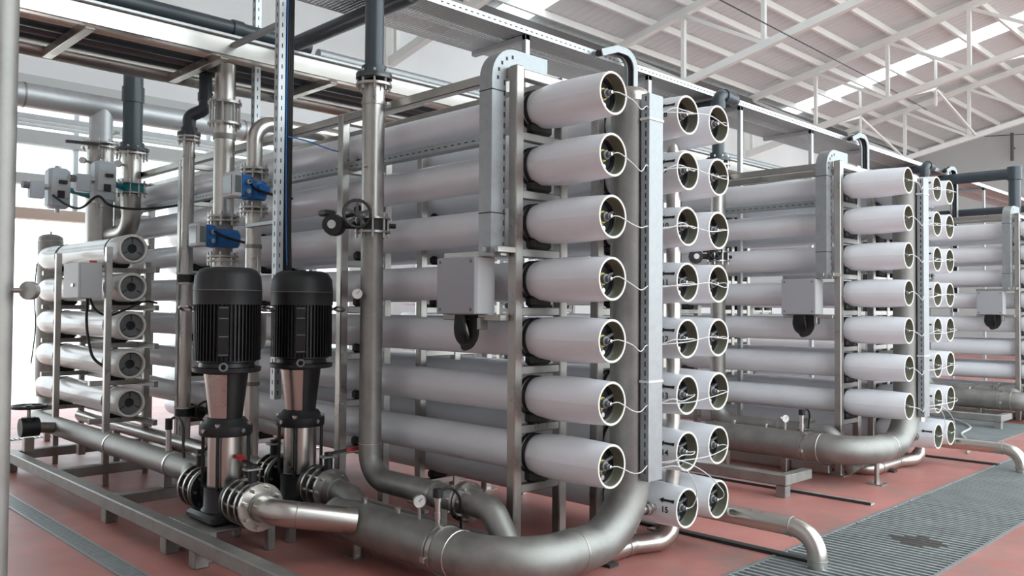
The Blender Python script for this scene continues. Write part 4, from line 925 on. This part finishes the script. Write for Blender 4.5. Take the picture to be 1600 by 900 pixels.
for k in range(5):
    o = sv if k == 0 else copy_tree(sv)
    o.location = (-.77, 4.68, LV[k+2]); tag(o, 'short off-white pressure vessel at left, %s of the five' % ORD[k], 'pressure vessel', 'short pressure vessels at left')
sf = thing('rack_frame', 'small steel frame holding the five short vessels at left', 'rack', (-.8, 5.4, 0))
for yy in (4.62, 6.42):
    for x in (-1.0, -.53):
        pass
for x, yy in ((-1.0, 4.60), (-1.0, 5.93), (-.56, 4.90), (-.56, 6.60)): MB().bbox((x-.025, yy-.025, .0), (x+.025, yy+.025, 2.0 if x < -.8 else 1.9), .004).build('post', 'steel', sf)
for k in range(5):
    z = LV[k+2]-.155
    for yy in (5.03, 6.42): MB().bbox((-1.0, yy-.025, z-.045), (-.54, yy+.025, z), .004).build('arm', 'steel', sf)
    MB().bbox((-.60, 4.62, z-.05), (-.56, 6.6, z+.0), .004).build('side_rail', 'steel', sf)
jb = thing('control_box', 'pale grey control box with latch in front of the short vessels', 'control box', (-1.1, 5.0, 1.6))
MB().bbox((-1.20, 4.66, 1.565), (-1.03, 5.05, 1.865), .005).build('body', 'enclosure', jb); MB().bbox((-1.217, 4.665, 1.568), (-1.20, 5.045, 1.862), .004).build('door', 'enclosure', jb); MB().bbox((-1.228, 4.76, 1.66), (-1.216, 4.82, 1.69), .003).build('latch', 'bolt', jb); MB().bbox((-1.12, 4.70, 1.864), (-1.06, 4.80, 1.885), .003).build('red_tag', 'red', jb)
bc = thing('box_cable', 'black cable hanging from the control box over the short vessels', 'cable', (-1.08, 4.85, 1.5))
MB().tube(smooth_path([(-1.08, 4.86, 1.57), (-1.09, 4.84, 1.38), (-1.08, 4.82, 1.22), (-1.05, 4.78, 1.06), (-.99, 4.66, .98)]), .012, 6).build('cable', 'rubber', bc); MB().tube(smooth_path([(-1.06, 4.86, 1.57), (-1.04, 4.78, 1.47), (-.97, 4.68, 1.42), (-.86, 4.6, 1.47), (-.7, 4.62, 1.54), (-.55, 4.7, 1.53)]), .010, 6).build('cable', 'rubber', bc)
lw = MB().tube(smooth_path([(-1.14, 6.1, 1.9), (-1.17, 6.05, 1.6), (-1.16, 6.03, 1.3), (-1.20, 6.0, .95)]), .006, 5).build('loose_wire', 'rubber'); tag(lw, 'thin loose wire hanging before the bright doorway', 'wire')
# ================================================================ FOREGROUND PIPE AT THE LEFT EDGE
fp = thing('foreground_pipe', 'blurred steel upright pipe at the left edge with stubs', 'pipe', (-2.93, -.02, 0)); fx, fy = -2.905, .032
MB().cyl((fx, fy, 0), (fx, fy, 5.0), .058, 22).build('pipe', 'pipe_dull', fp); MB().ring((fx, fy, 0), (0, 0, 1), .05, .11, .015, 22).build('foot_flange', 'steel', fp)
for z in (2.2, 1.86, 1.56, 1.32, .95): MB().lathe([(0, .02), (.04, .022), (.06, .018), (.068, .002)], (fx-.025, fy-.03, z), (-.1, -.9, 0), 12).build('stub', 'pipe_dull', fp)
fg = thing('pressure_gauge', 'round pressure gauge on the upright pipe at the left edge', 'gauge', (fx+.05, fy, 1.54)); MB().cyl((fx+.045, fy-.03, 1.545), (fx+.075, fy-.05, 1.545), .008, 8).build('stem', 'bolt', fg); gauge(fg, (fx+.088, fy-.058, 1.545), (.75, .65, .0), .028)
print('objects', len(bpy.data.objects))
